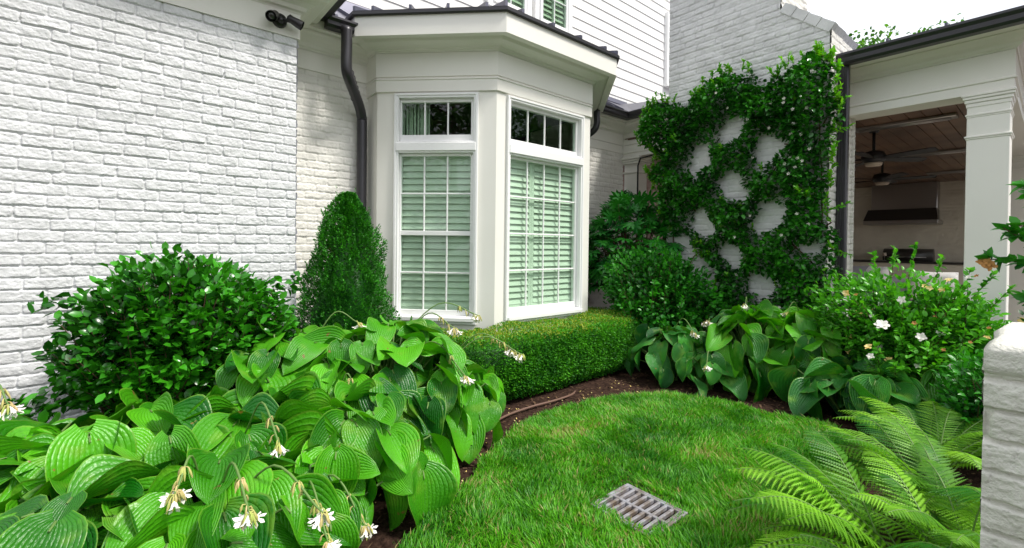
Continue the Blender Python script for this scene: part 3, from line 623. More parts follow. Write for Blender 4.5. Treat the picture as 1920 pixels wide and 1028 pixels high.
# corner post
def post(x0, x1, y0, y1, zt, par):
    m = MB(); m.box(x0, x1, y0, y1, 0, zt-.06, .004); o = m.build('post', M['trim'], par)
    m = MB(); z = zt
    for e, z0, z1 in ((.033,-.022,0),(.026,-.045,-.022),(.015,-.075,-.045),(.006,-.11,-.075)): m.box(x0-e, x1+e, y0-e, y1+e, zt+z0+.0, zt+z1-.001, .004)
    m.build('capital_moulding', M['trim'], o); m = MB(); m.box(x0-.010, x1+.010, y0-.010, y1+.010, zt-.185, zt-.165, .005); m.box(x0-.005, x1+.005, y0-.005, y1+.005, zt-.196, zt-.185, .003)
    m.build('neck_moulding', M['trim'], o); m = MB(); m.box(x0-.014, x1+.014, y0-.014, y1+.014, zt-.37, zt-.352, .005); m.box(x0-.007, x1+.007, y0-.007, y1+.007, zt-.382, zt-.37, .003)
    m.build('astragal', M['trim'], o); MB().box(x0-.02, x1+.02, y0-.02, y1+.02, 0, .18, .006).build('base_block', M['trim'], o)
post(-.523,-.268,5.505,5.76,2.577,porch); post(-.523,-.268,9.5,9.755,2.577,porch); post(-.523,-.268,13.6,13.855,2.577,porch)
m = smoothall(MB()); 
MB().box(-1.372,-1.288,5.165,5.235,.02,3.0,.012).build('downspout', M['metal'], porch)
m = MB()
for x in (-1.35,-1.33,-1.31): m.box(x-.003,x+.003,5.158,5.166,.02,2.98)
m.build('downspout_rib', M['metal'], porch)
# brick jamb on the left of the opening
brick_wall('brick_jamb', (-1.40,5.675,0), (1,0,0), (0,-1,0), .055, -.05, 2.6, .008, M['brickc'], porch, seed=14)
# ceiling boards running away from the garden
bds = MB(); x = -4.2
while x < -.50: bds.box(x+.004, x+.146, 5.77, 14.7, 2.855, 2.87, .002); x += .15
bds.build('board_ceiling', M['wood'], porch)
MB().box(-4.25,-.50,5.765,14.75,2.872,2.88).build('ceiling_joints', M['groove'], porch)
MB().box(-.53,-.50,5.77,14.75,2.80,2.852).build('ceiling_trim', M['trim'], porch)
brick_wall('back_wall', (-4.4,14.7,0), (1,0,0), (0,-1,0), 4.3, -.05, 2.86, .024, M['inwall'], porch, seed=15)
MB().box(-4.45,-4.4,7.2,14.7,0,2.86).build('side_wall', M['inwall'], porch)
MB().box(-4.4,1.5,5.78,14.7,0,.02).build('paving', M['pave'], porch)
# garden wall of the wing beyond the post
gw = thing('garden_wing', 'cream panelled wall and frieze beyond the porch post at the right edge', 'wall', (.6,9,0))
m = MB(); m.box(-.20,1.1,9.0,9.2,0,2.5); m.build('wall', M['siding'], gw)
m = MB(); m.box(-.20,1.1,8.97,9.0,1.9,2.05,.004); m.box(-.2,1.1,8.96,9.0,2.4,2.6,.004); m.box(-.02,.0,8.97,9.0,0,1.9,.004); m.box(.25,.30,8.97,9.0,0,1.9,.004); m.build('panel_trim', M['trim'], gw)
m = MB(); m.box(-.2,1.2,8.7,9.3,2.6,2.9,.005); m.build('frieze', M['trim'], gw)
# heaters
for k, (y, lb) in enumerate(((7.45,'brushed steel strip heater on the porch ceiling nearest the garden'),(10.07,'middle strip heater across the dark porch ceiling'),(12.7,'farthest strip heater on the porch ceiling near the back wall'))):
    h = thing('strip_heater', lb, 'heater', (-1.27,y,2.855), 'strip heaters on the porch ceiling')
    MB().box(-1.78,-.78,y-.09,y+.09,2.815,2.854,.008).build('housing', M['steel'], h)
    m = smoothall(MB()); m.tube([(-1.72,y-.03,2.812),(-.84,y-.03,2.812)], .012, 8); m.tube([(-1.72,y+.03,2.812),(-.84,y+.03,2.812)], .012, 8); m.build('heating_element', M['steel'], h)
def fan(x, y, z, lb, a0):
    f = thing('ceiling_fan', lb, 'ceiling fan', (x,y,2.85), 'ceiling fans in the porch')
    m = smoothall(MB()); m.tube([(x,y,2.855),(x,y,2.80)], [.07,.05], 16); m.tube([(x,y,2.80),(x,y,z+.09)], .018, 10); m.build('down_rod', M['black'], f)
    m = smoothall(MB()); m.tube([(x,y,z+.10),(x,y,z+.08),(x,y,z+.02),(x,y,z-.04),(x,y,z-.06)], [.05,.11,.14,.12,.08], 20); m.build('motor', M['black'], f)
    m = smoothall(MB()); m.tube([(x,y,z-.06),(x,y,z-.10)], [.10,.085], 20); m.build('light_bowl', M['lampshade'], f)
    for k in range(5):
        a = a0+k*2*math.pi/5; ca, sa = math.cos(a), math.sin(a); d = np.array([ca,sa,0]); p = np.array([-sa,ca,0]); c = np.array([x,y,z]); up = np.array([0,0,1.])
        V = []
        for r, hw in ((.12,.03),(.2,.055),(.5,.075),(.66,.07),(.70,.03)): V += [c+d*r-p*hw+up*.012, c+d*r+p*hw-up*.012]
        V2 = [v-up*.01 for v in V]; V = V+V2; F = [[2*i,2*i+1,2*i+3,2*i+2] for i in range(4)]+[[10+2*i+2,10+2*i+3,10+2*i+1,10+2*i] for i in range(4)]+[[2*i,2*i+2,2*i+12,2*i+10] for i in range(4)]+[[2*i+3,2*i+1,2*i+11,2*i+13] for i in range(4)]
        MB().add(V, [np.array(F)]).build('blade', M['black'], f)
fan(-1.98,10.0,2.47,'dark ceiling fan with a pale light bowl deep inside the porch',.3); fan(-1.60,7.6,2.46,'nearer dark ceiling fan half hidden behind the brick jamb',.9)
# range hood and counter
hd = thing('range_hood', 'stainless range hood on the porch back wall above the grill', 'range hood', (-2.4,14.6,1.8))
m = MB(); m.box(-3.05,-1.82,14.35,14.68,1.95,2.85,.01); m.build('chimney_cover', M['steel'], hd)
m = MB(); m.add([(-3.05,14.68,1.95),(-1.82,14.68,1.95),(-1.82,14.68,2.2),(-3.05,14.68,2.2),(-3.12,13.95,1.95),(-1.75,13.95,1.95),(-1.80,14.1,2.22),(-3.06,14.1,2.22)], [np.array([[4,5,6,7],[7,6,2,3],[0,1,5,4],[0,4,7,3],[5,1,2,6]])]); m.build('canopy', M['stone'], hd)
MB().box(-3.12,-1.75,13.94,14.68,1.86,1.948,.01).build('canopy_rim', M['steel'], hd)
co = thing('kitchen_counter', 'outdoor kitchen counter with dark stone top against the porch back wall', 'counter', (-2.3,14.3,0))
MB().box(-4.3,-1.2,13.95,14.68,.02,.94,.01).build('cabinet', M['inwall'], co); MB().box(-4.33,-1.17,13.9,14.68,.94,.985,.006).build('worktop', M['stone'], co)
gr = thing('built_in_grill', 'dark hooded grill on the outdoor counter below the range hood', 'grill', (-2.3,14.2,.985))
m = smoothall(MB()); m.tube([(-2.75,14.25,1.10),(-1.85,14.25,1.10)], [.18,.18], 20); m.build('lid', M['stone'], gr); m = smoothall(MB()); m.tube([(-2.65,14.03,1.08),(-1.95,14.03,1.08)], .013, 8); m.build('handle', M['steel'], gr)
for x, lb in ((-2.88,'left one of two small shaded candle lamps on the porch counter'),(-2.70,'right one of two small shaded candle lamps on the porch counter')):
    l = thing('candle_lamp', lb, 'lamp', (x,14.0,.985), 'candle lamps on the counter'); m = smoothall(MB()); m.tube([(x,14.0,.985),(x,14.0,.995),(x,14.0,1.0),(x,14.0,1.12)], [.04,.04,.008,.008], 12); m.build('base', M['steel'], l)
    m = smoothall(MB()); m.tube([(x,14.0,1.10),(x,14.0,1.18)], [.042,.036], 16); m.build('lamp_shade', M['lampshade'], l)
# sofa and cushions
sf = thing('outdoor_sofa', 'grey outdoor sofa with its back to the garden under the porch', 'sofa', (-1.2,7.7,0.02))
MB().box(-1.95,-.78,7.45,7.62,.25,.90,.05).build('backrest', M['sofa'], sf); MB().box(-1.95,-.78,7.62,8.3,.22,.45,.05).build('seat', M['sofa'], sf)
MB().box(-.77,-.60,7.45,8.3,.22,.66,.05).build('armrest', M['sofa'], sf)
[MB().box(x,x+.05,y,y+.05,.02,.23).build('leg', M['black'], sf) for x in (-1.9,-.7) for y in (7.5,8.2)]
def cushion(x, y, z, w, h, t, tilt, mt, lb, rz=0):
    n = 14; U, Vv = np.meshgrid(np.linspace(-1,1,n), np.linspace(-1,1,n)); th = (1-U**4)*(1-Vv**4); pts = []
    for sgn in (1,-1): pts.append(np.stack([U*w/2*(1-.06*(1-Vv**2)*0+.04*Vv**2*0), sgn*t/2*np.sqrt(np.clip(th,0,1)), Vv*h/2*(1-.05*(1-np.abs(U)))], -1).reshape(-1,3))
    V = np.concatenate(pts); i = np.arange(n*n).reshape(n,n); F = np.stack([i[:-1,:-1], i[:-1,1:], i[1:,1:], i[1:,:-1]],-1).reshape(-1,4)
    Rm = np.array(Matrix.Rotation(rz,3,'Z')@Matrix.Rotation(tilt,3,'X')); V = V@Rm.T+np.array([x,y,z]); o = mesh_np('cushion', V, [F, F[:,::-1]+n*n], mt); return tag(o, lb, 'cushion', 'cushions on the outdoor sofa')
cushion(-.95,7.36,.82,.42,.36,.16,.15,M['cushion'],'round topped white cushion at the right end of the porch sofa',.1)
cushion(-1.50,7.37,.86,.30,.36,.14,.2,M['cushion'],'white cushion leaning on the grey one on the porch sofa',-.3)
cushion(-1.72,7.38,.86,.38,.36,.14,.2,M['sofa'],'grey cushion at the left end of the porch sofa',.1)

# ================================================================== BRICK PIER, right foreground
pier = thing('garden_pier', 'low white painted brick garden wall end at the right edge of the picture', 'garden wall', (.25,1.7,0))
brick_wall('front_face', (-.104,1.489,0), (1,0,0), (0,-1,0), .96, -.05, 1.005, .0035, M['pier'], pier, seed=31, bl=.26, c=.0683, phase=.965, depth=.013, rough=.7)
brick_wall('side_face', (-.0995,1.4885,0), (0,1,0), (-1,0,0), .49, -.05, 1.005, .006, M['pier'], pier, seed=32, phase=.965, depth=.004, rough=.4)
def pier_cap():
    nx, ny = 60, 40; x = np.linspace(-.104, .88, nx); y = np.linspace(1.470, 1.985, ny); X, Y = np.meshgrid(x, y)
    ex = np.minimum(np.minimum(X+.104, .88-X), np.minimum(Y-1.470, 1.985-Y)); z = 1.048-np.clip(.022-ex, 0, 1)**2*35+vnoise(X*12, Y*12, 41)*.007+vnoise(X*40, Y*40, 42)*.003
    V = np.stack([X+vnoise(X*9,Y*14,43)*.012, Y+vnoise(X*10,Y*10,44)*.012, z], -1).reshape(-1,3); i = np.arange(nx*ny).reshape(ny,nx); F = np.stack([i[:-1,:-1], i[:-1,1:], i[1:,1:], i[1:,:-1]],-1).reshape(-1,4)
    ring = np.concatenate([i[0,:], i[1:,-1], i[-1,::-1][1:], i[::-1,0][1:-1]]); n = len(ring); lv = []
    rr = V[ring]; k0 = len(V); sk = [V]
    prev = ring
    Fs = [F]
    for lvl, zz in enumerate((1.02,1.0,.985,.968)):
        p = rr.copy(); p[:,2] = zz; c = np.array([.388,1.727]); p[:,:2] += vnoise(p[:,0]*25+lvl*3, p[:,1]*25+zz*60, 45)[:,None]*.010*(np.sign(p[:,:2]-c)); 
        if lvl == 3: p[:,0] = np.clip(p[:,0], -.09, 1); p[:,1] = np.clip(p[:,1], 1.492, 1.98)
        idx = np.arange(n)+k0; sk.append(p); k0 += n; Fs.append(np.stack([prev, idx, np.roll(idx,-1), np.roll(prev,-1)],1)); prev = idx
    return mesh_np('cap_course', np.concatenate(sk), Fs, M['pier'], pier)
pier_cap()
MB().box(-.091,.86,1.4885,1.975,0,.99).build('core', M['pier'], pier)

# ================================================================== PLANTS
def tpl_small(wide=1., fold=.12, droop=.12):
    """leaf of 8 points folded along its midrib"""
    V = [(0,0,0),(.28,-.40,fold*.7),(.66,-.40,fold*.6-droop*.4),(1,0,-droop),(.66,.40,fold*.6-droop*.4),(.28,.40,fold*.7),(.30,0,.0),(.68,0,-droop*.35)]
    F4 = [[6,1,2,7],[6,7,4,5]]; F3 = [[0,1,6],[0,6,5],[7,2,3],[7,3,4]]
    V = np.array(V); V[:,1] *= wide; uv = np.stack([V[:,0], V[:,1]/.4, 0*V[:,0]], 1); return V, [np.array(F4), np.array(F3)], uv
def tpl_tiny():
    V = np.array([(0,0,0),(.5,-.42,.10),(1,0,-.05),(.5,.42,.10)]); return V, [np.array([[0,1,2],[0,2,3]])], np.stack([V[:,0], V[:,1]*2, 0*V[:,0]], 1)
def tpl_hosta(droop, cup, wave, seed, fold=.0):
    na, nc = 13, 11; t = np.linspace(0, 1, na); v = np.linspace(-1, 1, nc); T, Vv = np.meshgrid(t, v, indexing='ij')
    w = .5*np.sin(np.pi*np.clip(T, 0, 1)**.74)**.56; w[-1] = .004; w[0] = .12
    back = .16*np.abs(Vv)**1.5*(1-T)**2.2
    x = T*1.0-back; y = Vv*w; r = np.abs(Vv)
    ph = seed*1.7
    z = -droop*T**2.0+cup*(y*2)**2*.55+fold*np.abs(y)+wave*np.sin(T*7.0+ph+np.sign(Vv)*1.2)*r**2.2*np.sin(np.pi*T)-.02*np.cos(Vv*17*np.pi/2)*0
    z += .05*np.sin(np.pi*T)*(1-r)**2*-1
    tip = np.clip((T-.85)/.15, 0, 1); z -= .05*tip**2
    V = np.stack([x, y, z], -1).reshape(-1, 3); i = np.arange(na*nc).reshape(na, nc)
    F = np.stack([i[:-1,:-1], i[1:,:-1], i[1:,1:], i[:-1,1:]], -1).reshape(-1, 4)
    return V, [F], np.stack([T.ravel(), Vv.ravel(), 0*T.ravel()], 1)
def nrm(a): return a/np.maximum(np.linalg.norm(a, axis=-1, keepdims=True), 1e-9)
class LC:
    def __init__(s): s.V = []; s.F = {}; s.r = []; s.uv = []; s.n = 0
    def add(s, tpl, P, T, N, L, W, rnd):
        tv, tf, tu = tpl; P = np.atleast_2d(P); k = len(P); T = nrm(T); N = nrm(N-(N*T).sum(-1, keepdims=True)*T); B = np.cross(N, T)
        L = np.broadcast_to(L, (k,))[:,None,None]; W = np.broadcast_to(W, (k,))[:,None,None]
        V = P[:,None]+T[:,None]*tv[None,:,:1]*L+B[:,None]*tv[None,:,1:2]*W+N[:,None]*tv[None,:,2:]*L
        s.V.append(V.reshape(-1,3)); m = len(tv); off = s.n+np.arange(k)*m
        for f in tf: s.F.setdefault(f.shape[1], []).append((f[None]+off[:,None,None]).reshape(-1, f.shape[1]))
        s.r.append(np.repeat(np.broadcast_to(rnd, (k,)), m)); s.uv.append(np.tile(tu, (k,1))); s.n += k*m; return s
    def build(s, name, m, parent=None, smooth=True):
        return mesh_np(name, np.concatenate(s.V), [np.concatenate(f) for f in s.F.values()], m, parent, {'rnd': np.concatenate(s.r), 'luv': np.concatenate(s.uv)}, smooth)
def rdir(n): return nrm(rng.normal(size=(n,3)))
UP = np.array([0,0,1.])
def leafset(P, out, L0, L1, asp, up=.35, jit=.7, tpls=None, lc=None, rmean=.5, rsd=.2, rad=None):
    """leaves at P whose tips point roughly along 'out'"""
    n = len(P); lc = lc or LC(); tpls = tpls or [tpl_small(1.25)]
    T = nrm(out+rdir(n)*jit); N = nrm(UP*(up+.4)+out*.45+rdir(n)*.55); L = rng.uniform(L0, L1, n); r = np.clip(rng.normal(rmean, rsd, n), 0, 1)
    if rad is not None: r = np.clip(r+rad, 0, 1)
    ch = rng.integers(0, len(tpls), n)
    for k, t in enumerate(tpls):
        m = ch == k
        if m.any(): lc.add(t, P[m], T[m], N[m], L[m], L[m]*asp, r[m])
    return lc
def twigs(name, segs, par, m=None, n=5):
    b = smoothall(MB())
    for pts, r in segs: b.tube(pts, r, n, caps=False)
    return b.build(name, m or M['bark'], par)
SM = [tpl_small(1.25), tpl_small(1.25,.2,.25), tpl_small(1.25,.05,.02)]

def bush(name, label, cat, c, R, N, L, asp, m, branches=60, group=None, shoots=None, rmean=.5, shell=.45, noise=.16, base=None, flowers=(), jit=.7, fill=1.0, extra=None):
    """rounded shrub: twigs fan out from the base, leaves set in whorls along every twig"""
    c = np.array(c, float); R = np.array(R, float); base = np.array(base if base is not None else (c[0], c[1], 0.)); t = thing(name, label, cat, tuple(base), group)
    d = rdir(branches*6); d = d[d[:,2] > -.55][:branches*4]
    k = 1+noise*np.array([vnoise(np.array([a*2.2+5]), np.array([b*2.2+e*3]), 60)[0]*2 for a, b, e in d])
    tips = c+d*R*k[:,None]*rng.uniform(1-shell, 1.03, (len(d),1)); segs = []; P = []; O = []; tips_l = []
    for q_, tp in enumerate(tips):
        mid = base*.45+tp*.55+rng.normal(0, .04, 3); mid[2] = max(mid[2], .05)
        if q_ < branches: segs.append(([base+rng.normal(0,.03,3)*[1,1,0], mid, tp*.97+c*.03], [.009,.005,.002]))
        else: segs.append(([mid*.5+tp*.5, tp], [.003,.0015]))
        per = max(3, int(N/len(tips))); s = rng.random(per)**.6; a = nrm((tp-mid)[None])[0]
        pts = mid+(tp-mid)*s[:,None]; ring = rdir(per); ring = nrm(ring-(ring@a)[:,None]*a)
        P.append(pts+ring*.004); O.append(nrm(a*.55+ring*.75+UP*.15))
    twigs('branch', segs, t); P = np.concatenate(P); O = np.concatenate(O)
    df = rdir(int(N*fill)); df = df[df[:,2] > -.75]; kk = 1+noise*2*vnoise(df[:,0]*2.4+5, df[:,1]*2.4+df[:,2]*3, 61)+.10*vnoise(df[:,0]*9, df[:,1]*9+df[:,2]*9, 62)*2
    fs = rng.uniform(.72, 1.0, len(df))*kk; gap = vnoise(df[:,0]*6+3, df[:,2]*6+df[:,1]*4, 63) > -.22; df, fs = df[gap], fs[gap]
    P = np.concatenate([P, c+df*R*fs[:,None]]); O = np.concatenate([O, nrm(df*.8+UP*.35+rdir(len(df))*.6)])
    ok_ = P[:,2] > .03; P, O = P[ok_], O[ok_]
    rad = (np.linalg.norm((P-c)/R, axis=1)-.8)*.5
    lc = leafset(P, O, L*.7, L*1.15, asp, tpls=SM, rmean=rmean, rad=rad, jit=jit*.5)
    if extra is not None: lc = extra(lc)
    lc.build('foliage', m, t); return t, tips

# -------- hostas
HT = [tpl_hosta(.18,.35,.045,1,.10), tpl_hosta(.38,.15,.06,2), tpl_hosta(.10,.65,.05,3,.15), tpl_hosta(.55,.05,.05,4), tpl_hosta(.28,-.15,.07,5), tpl_hosta(.22,.30,.09,6,.2), tpl_hosta(.7,.2,.04,7)]
def hosta(label, x, y, R, H, n, L=.27, m='hosta', az0=None, lean=(0,0), lop=0., top=True, group='hostas'):
    t = thing('hosta', label, 'hosta', (x,y,0), group); b = np.array([x,y,0.]); lc = LC(); segs = []
    for k in range(n):
        f = (k+.5)/n; th = (.18+1.38*f**.70)+rng.normal(0,.09); az = k*2.39996+rng.normal(0,.22)
        if not top and th < .3: th = .3
        u = np.array([math.cos(az), math.sin(az), 0]); l = L*rng.uniform(.68,1.12)*(.8+.3*math.sin(min(th,1.5)))
        Rk = R*rng.uniform(.82,1.08)
        p = b+u*math.sin(th)*Rk+UP*(H*max(math.cos(th),0)**.75+.05+.07*rng.random())+np.array([lean[0],lean[1],0])*(1-f)
        el = th*.86+rng.normal(.02,.30); el = min(max(el, -.1), 1.7)
        tw = rng.normal(0,.45); u2 = np.array([math.cos(az+tw), math.sin(az+tw), 0])
        T = u2*math.cos(el-.35)-UP*math.sin(el-.35)*1.0; N = u2*math.sin(el-.35)+UP*math.cos(el-.35)+rng.normal(0,.30,3)
        base = p-nrm(T)*l*.45; base[2] = max(base[2], .04)
        lc.add(HT[rng.integers(0, len(HT))], base, T[None], N[None], l, l*rng.uniform(.76,.95), np.clip(rng.normal(.5,.22),0,1))
        q0 = b+rng.normal(0,.03,3)*[1,1,0]; md = (q0+base)/2+UP*.10*H+u*(-.02); segs.append(([q0, md, base, base+nrm(T)*l*.12], [.007,.006,.005,.003]))
    twigs('leaf_stem', segs, t, M['stalk'], 6); lc.build('foliage', M[m], t); return t
PT = tpl_small(1.25,.2,-.15)
def scape(par, p0, tip, n_bud=12, white=3, droop=.04, size=.98):
    n_bud = int(n_bud*1.8); white += 1
    """arching stalk with hanging wilted buds and a few open white bells"""
    p0 = Vector(p0); tip = Vector(tip); d = tip-p0; mid = p0+d*.55+Vector((0,0,.10+.1*d.length)); end = tip+Vector((d.x,d.y,0)).normalized()*.03-Vector((0,0,.015))
    pts = curve([p0, mid, tip, end], 6); o = smoothall(MB()).tube(pts, [.0042]*(len(pts)-6)+[.003]*6, 6).build('flower_stalk', M['stalk'], par)
    buds = smoothall(MB()); m_ = len(pts)
    for k in range(n_bud):
        s = m_-1-int(k*.75) if k < m_ else m_-1; c = Vector(pts[max(s, m_//2)]); a = rng.uniform(0, 6.28); h = Vector((math.cos(a), math.sin(a), rng.uniform(-.7,.3)))
        l = rng.uniform(.022,.045)*size; e1 = c+h*.012*size; e2 = e1+Vector((h.x*.35,h.y*.35,-1)).normalized()*l
        buds.tube([c, e1, (e1+e2)/2, e2], [.0012,.0022*size,.0048*size,.0015], 5, caps=False)
    for k in range(white):
        wh = smoothall(MB()); s = m_-1-rng.integers(0, 6); c = Vector(pts[s]); a = rng.uniform(0, 6.28); dr = Vector((math.cos(a)*.6, math.sin(a)*.6, -.75)).normalized()
        l = rng.uniform(.045,.06)*size; c1 = c+dr*.012; c2 = c+dr*l*.65; sd_ = dr.cross(Vector((0,0,1))).normalized(); s2 = dr.cross(sd_)
        wh.tube([c, c1, c+dr*l*.4, c2], [.0015,.003,.0065*size,.011*size], 7, caps=False)
        for j in range(6):
            an = j*math.pi/3; rr = sd_*math.cos(an)+s2*math.sin(an); tg = -sd_*math.sin(an)+s2*math.cos(an)
            b0 = c2+rr*.010*size; e = b0+(dr*.6+rr*.9).normalized()*.022*size; mm = (b0+e)/2+dr*.003
            wh.add([b0-tg*.003*size, mm-tg*.0062*size, e, mm+tg*.0062*size, b0+tg*.003*size], [[0,1,2,3,4]])
        wh.build('flower', M['petal'], o)
    if n_bud: buds.build('wilted_bud', M['bud'], o)
    return o
h1 = hosta('largest green hosta mound, in front of the bay window beside the lawn', -2.71,1.22,.62,.64,126,.235)
h2 = hosta('hosta between the cone shaped evergreen and the round glossy shrub', -2.90,.74,.50,.62,76,.235)
h3 = hosta('hosta spilling over the mulch at the near end of the clipped hedge', -2.50,1.55,.38,.40,56,.21)
h4 = hosta('hosta low in front of the largest mound at the lawn edge', -2.24,.86,.44,.38,66,.23)
h5 = hosta('hosta in front of the round glossy shrub, right half', -2.46,.45,.46,.38,62,.26)
h6 = hosta('hosta with upright leaves in front of the round glossy shrub, left half', -2.58,.10,.44,.38,56,.28)
h7 = hosta('hosta against the bare brick wall near the left edge', -2.66,-.20,.40,.28,50,.27)
h8 = hosta('leftmost hosta cut by the left edge of the picture', -2.80,-.45,.42,.32,50,.28)
h9 = hosta('big leaved hosta at the bottom left with several drooping flower heads', -1.97,.24,.40,.32,54,.245)
h10 = hosta('hosta in the bottom left corner', -2.10,-.12,.40,.29,50,.25)
h11 = hosta('small hosta at the bottom beside the dark mulch', -1.98,.60,.30,.22,36,.21)
r1 = hosta('blue green hosta beside the far end of the clipped hedge', -2.36,3.93,.33,.42,36,.21,'hostab')
r2 = hosta('small hosta touching the far tip of the lawn', -1.98,3.95,.27,.24,28,.20,'hostab')
r3 = hosta('tall hosta under the climbing vine, nearest the round leafed shrub', -1.78,4.28,.42,.60,76,.235,'hosta')
r4 = hosta('tall hosta under the climbing vine, nearest the porch downspout', -1.42,4.46,.42,.60,76,.235,'hosta')
r5 = hosta('low dark hosta under the left side of the flowering gardenia', -1.02,4.13,.36,.26,40,.25,'hostab')
r6 = hosta('low dark hosta under the middle of the flowering gardenia', -.72,4.22,.36,.28,40,.25,'hostab')
r7 = hosta('low hosta between the gardenia and the brick pier', -.44,4.28,.30,.32,30,.24,'hosta')
for par, p0, tip, nb, wh in [(h9,(-1.97,.22,.3),(-1.777,.127,.48),16,4),(h9,(-1.95,.25,.3),(-1.60,.285,.44),14,3),(h9,(-1.93,.28,.28),(-1.545,.475,.39),12,3),(h5,(-2.3,.4,.4),(-1.90,.44,.50),9,1),
    (h11,(-2.0,.56,.2),(-1.70,.69,.19),10,3),(h8,(-2.86,-.45,.45),(-2.70,-.37,.60),10,3),(h1,(-2.6,1.3,.55),(-2.22,1.50,.50),12,5),(h4,(-2.45,.85,.4),(-2.40,.93,.48),10,3),
    (h2,(-2.93,.85,.6),(-2.84,1.10,.76),5,2),(h1,(-2.72,1.35,.6),(-2.48,1.58,.73),16,4),(h1,(-2.72,1.30,.6),(-2.44,1.73,.80),10,3),(h3,(-2.55,1.55,.45),(-2.25,1.86,.60),16,4),(h3,(-2.5,1.5,.45),(-2.20,1.90,.57),14,2),
    (r1,(-2.36,3.95,.4),(-2.05,3.80,.52),5,3),(r2,(-1.98,3.98,.3),(-2.0,3.98,.60),5,3),(r3,(-1.80,4.3,.6),(-1.785,4.22,.76),4,4),(r2,(-1.95,3.92,.2),(-1.87,3.70,.28),3,3),(h11,(-2.0,.52,.2),(-1.62,.53,.24),12,3),(h1,(-2.7,1.25,.5),(-2.35,1.22,.42),8,1),(r4,(-1.42,4.5,.6),(-1.48,4.32,.72),6,1)]:
    scape(par, p0, tip, nb, wh)

# -------- glossy shrub against the left wall
def camx(lc):
    # long low shoots reaching left along the wall
    for (a, b) in (((-3.3,-.05,.55),(-3.30,-.52,.36)),((-3.3,-.1,.48),(-3.2,-.44,.33)),((-3.3,-.05,.9),(-3.35,-.33,.93)),((-3.25,.6,.95),(-3.2,.86,1.0)),((-3.3,-.05,.45),(-3.25,-.48,.42))):
        a = np.array(a); b = np.array(b); n = 46; s = rng.random(n)**.8; P = a+(b-a)*s[:,None]+rng.normal(0,.03,(n,3)); O = nrm((b-a)+rng.normal(0,.25,(n,3))-UP*.15)
        leafset(P, O, .045, .075, .55, tpls=SM, lc=lc, jit=.45, rmean=.42)
    return lc
bush('round_shrub','rounded glossy dark green shrub against the white brick wall','shrub',(-3.27,.28,.70),(.38,.56,.47),9500,.056,.58,M['camel'],branches=90,rmean=.52,shell=.45,noise=.13,fill=.42,base=(-3.3,.2,0),extra=camx)

# -------- clipped small leaved things
def shellpoints(fn, n): 
    return fn(n)
def cone_shrub():
    cx, cy, H, R0 = -3.60, 1.33, 1.66, .345; t = thing('conical_evergreen','dark green cone shaped evergreen shrub between the downspout and the bay window','shrub',(cx,cy,0))
    def rad(z, a): 
        s = np.clip(z/H, 0, 1); r = R0*np.where(s < .35, .93+.2*s, np.clip((1-s)/.65, 0, 1)**.52)
        return r*(1+.09*np.sin(a*3+z*9)+.07*np.sin(a*5-z*13))
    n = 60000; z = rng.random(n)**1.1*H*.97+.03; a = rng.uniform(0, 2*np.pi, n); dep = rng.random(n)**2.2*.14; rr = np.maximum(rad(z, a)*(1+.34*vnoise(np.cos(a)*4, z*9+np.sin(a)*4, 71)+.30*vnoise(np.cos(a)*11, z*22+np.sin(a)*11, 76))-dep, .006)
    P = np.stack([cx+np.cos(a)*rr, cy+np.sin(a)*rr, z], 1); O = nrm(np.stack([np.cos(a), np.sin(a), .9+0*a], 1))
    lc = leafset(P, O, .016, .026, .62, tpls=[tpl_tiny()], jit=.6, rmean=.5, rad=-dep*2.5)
    for k in range(330):   # untrimmed shoots
        z0 = rng.uniform(.3, 1.52); a0 = rng.uniform(0, 6.28); r0 = rad(np.array([z0]), np.array([a0]))[0]; b = np.array([cx+math.cos(a0)*r0, cy+math.sin(a0)*r0, z0]); l = rng.uniform(.03,.09)
        d = nrm(np.array([[math.cos(a0)*.5, math.sin(a0)*.5, 1.2]]))[0]; m_ = 18; P = b+d*np.linspace(0,l,m_)[:,None]; leafset(P, nrm(d+rdir(m_)*.6), .012, .02, .6, tpls=[tpl_tiny()], lc=lc, rmean=.55)
    for zz, dx, dy in ((1.70,-.06,-.07),(1.68,.02,.05)):
        P = np.array([cx+dx,cy+dy,1.5])+np.array([0,0,1])*np.linspace(0,zz-1.5,26)[:,None]; leafset(P, nrm(UP+rdir(26)*.7), .012,.02,.6, tpls=[tpl_tiny()], lc=lc)
    lc.build('foliage', M['cone'], t)
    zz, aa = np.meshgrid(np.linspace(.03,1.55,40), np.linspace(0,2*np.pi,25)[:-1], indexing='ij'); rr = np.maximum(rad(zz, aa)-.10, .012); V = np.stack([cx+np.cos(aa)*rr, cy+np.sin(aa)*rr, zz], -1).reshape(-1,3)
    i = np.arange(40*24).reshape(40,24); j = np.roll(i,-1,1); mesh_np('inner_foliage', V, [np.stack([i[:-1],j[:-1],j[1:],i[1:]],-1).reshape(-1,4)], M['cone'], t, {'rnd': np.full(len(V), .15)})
    segs = [([(cx,cy,0),(cx,cy,.8),(cx,cy,1.55)],[.03,.018,.006])]
    for k in range(60):
        z0 = rng.uniform(.05,1.45); a0 = rng.uniform(0,6.28); r0 = rad(np.array([z0]),np.array([a0]))[0]*.9; segs.append(([(cx,cy,max(z0-.12,.02)),(cx+math.cos(a0)*r0,cy+math.sin(a0)*r0,z0+.05)],[.006,.002]))
    twigs('trunk', segs, t)
cone_shrub()
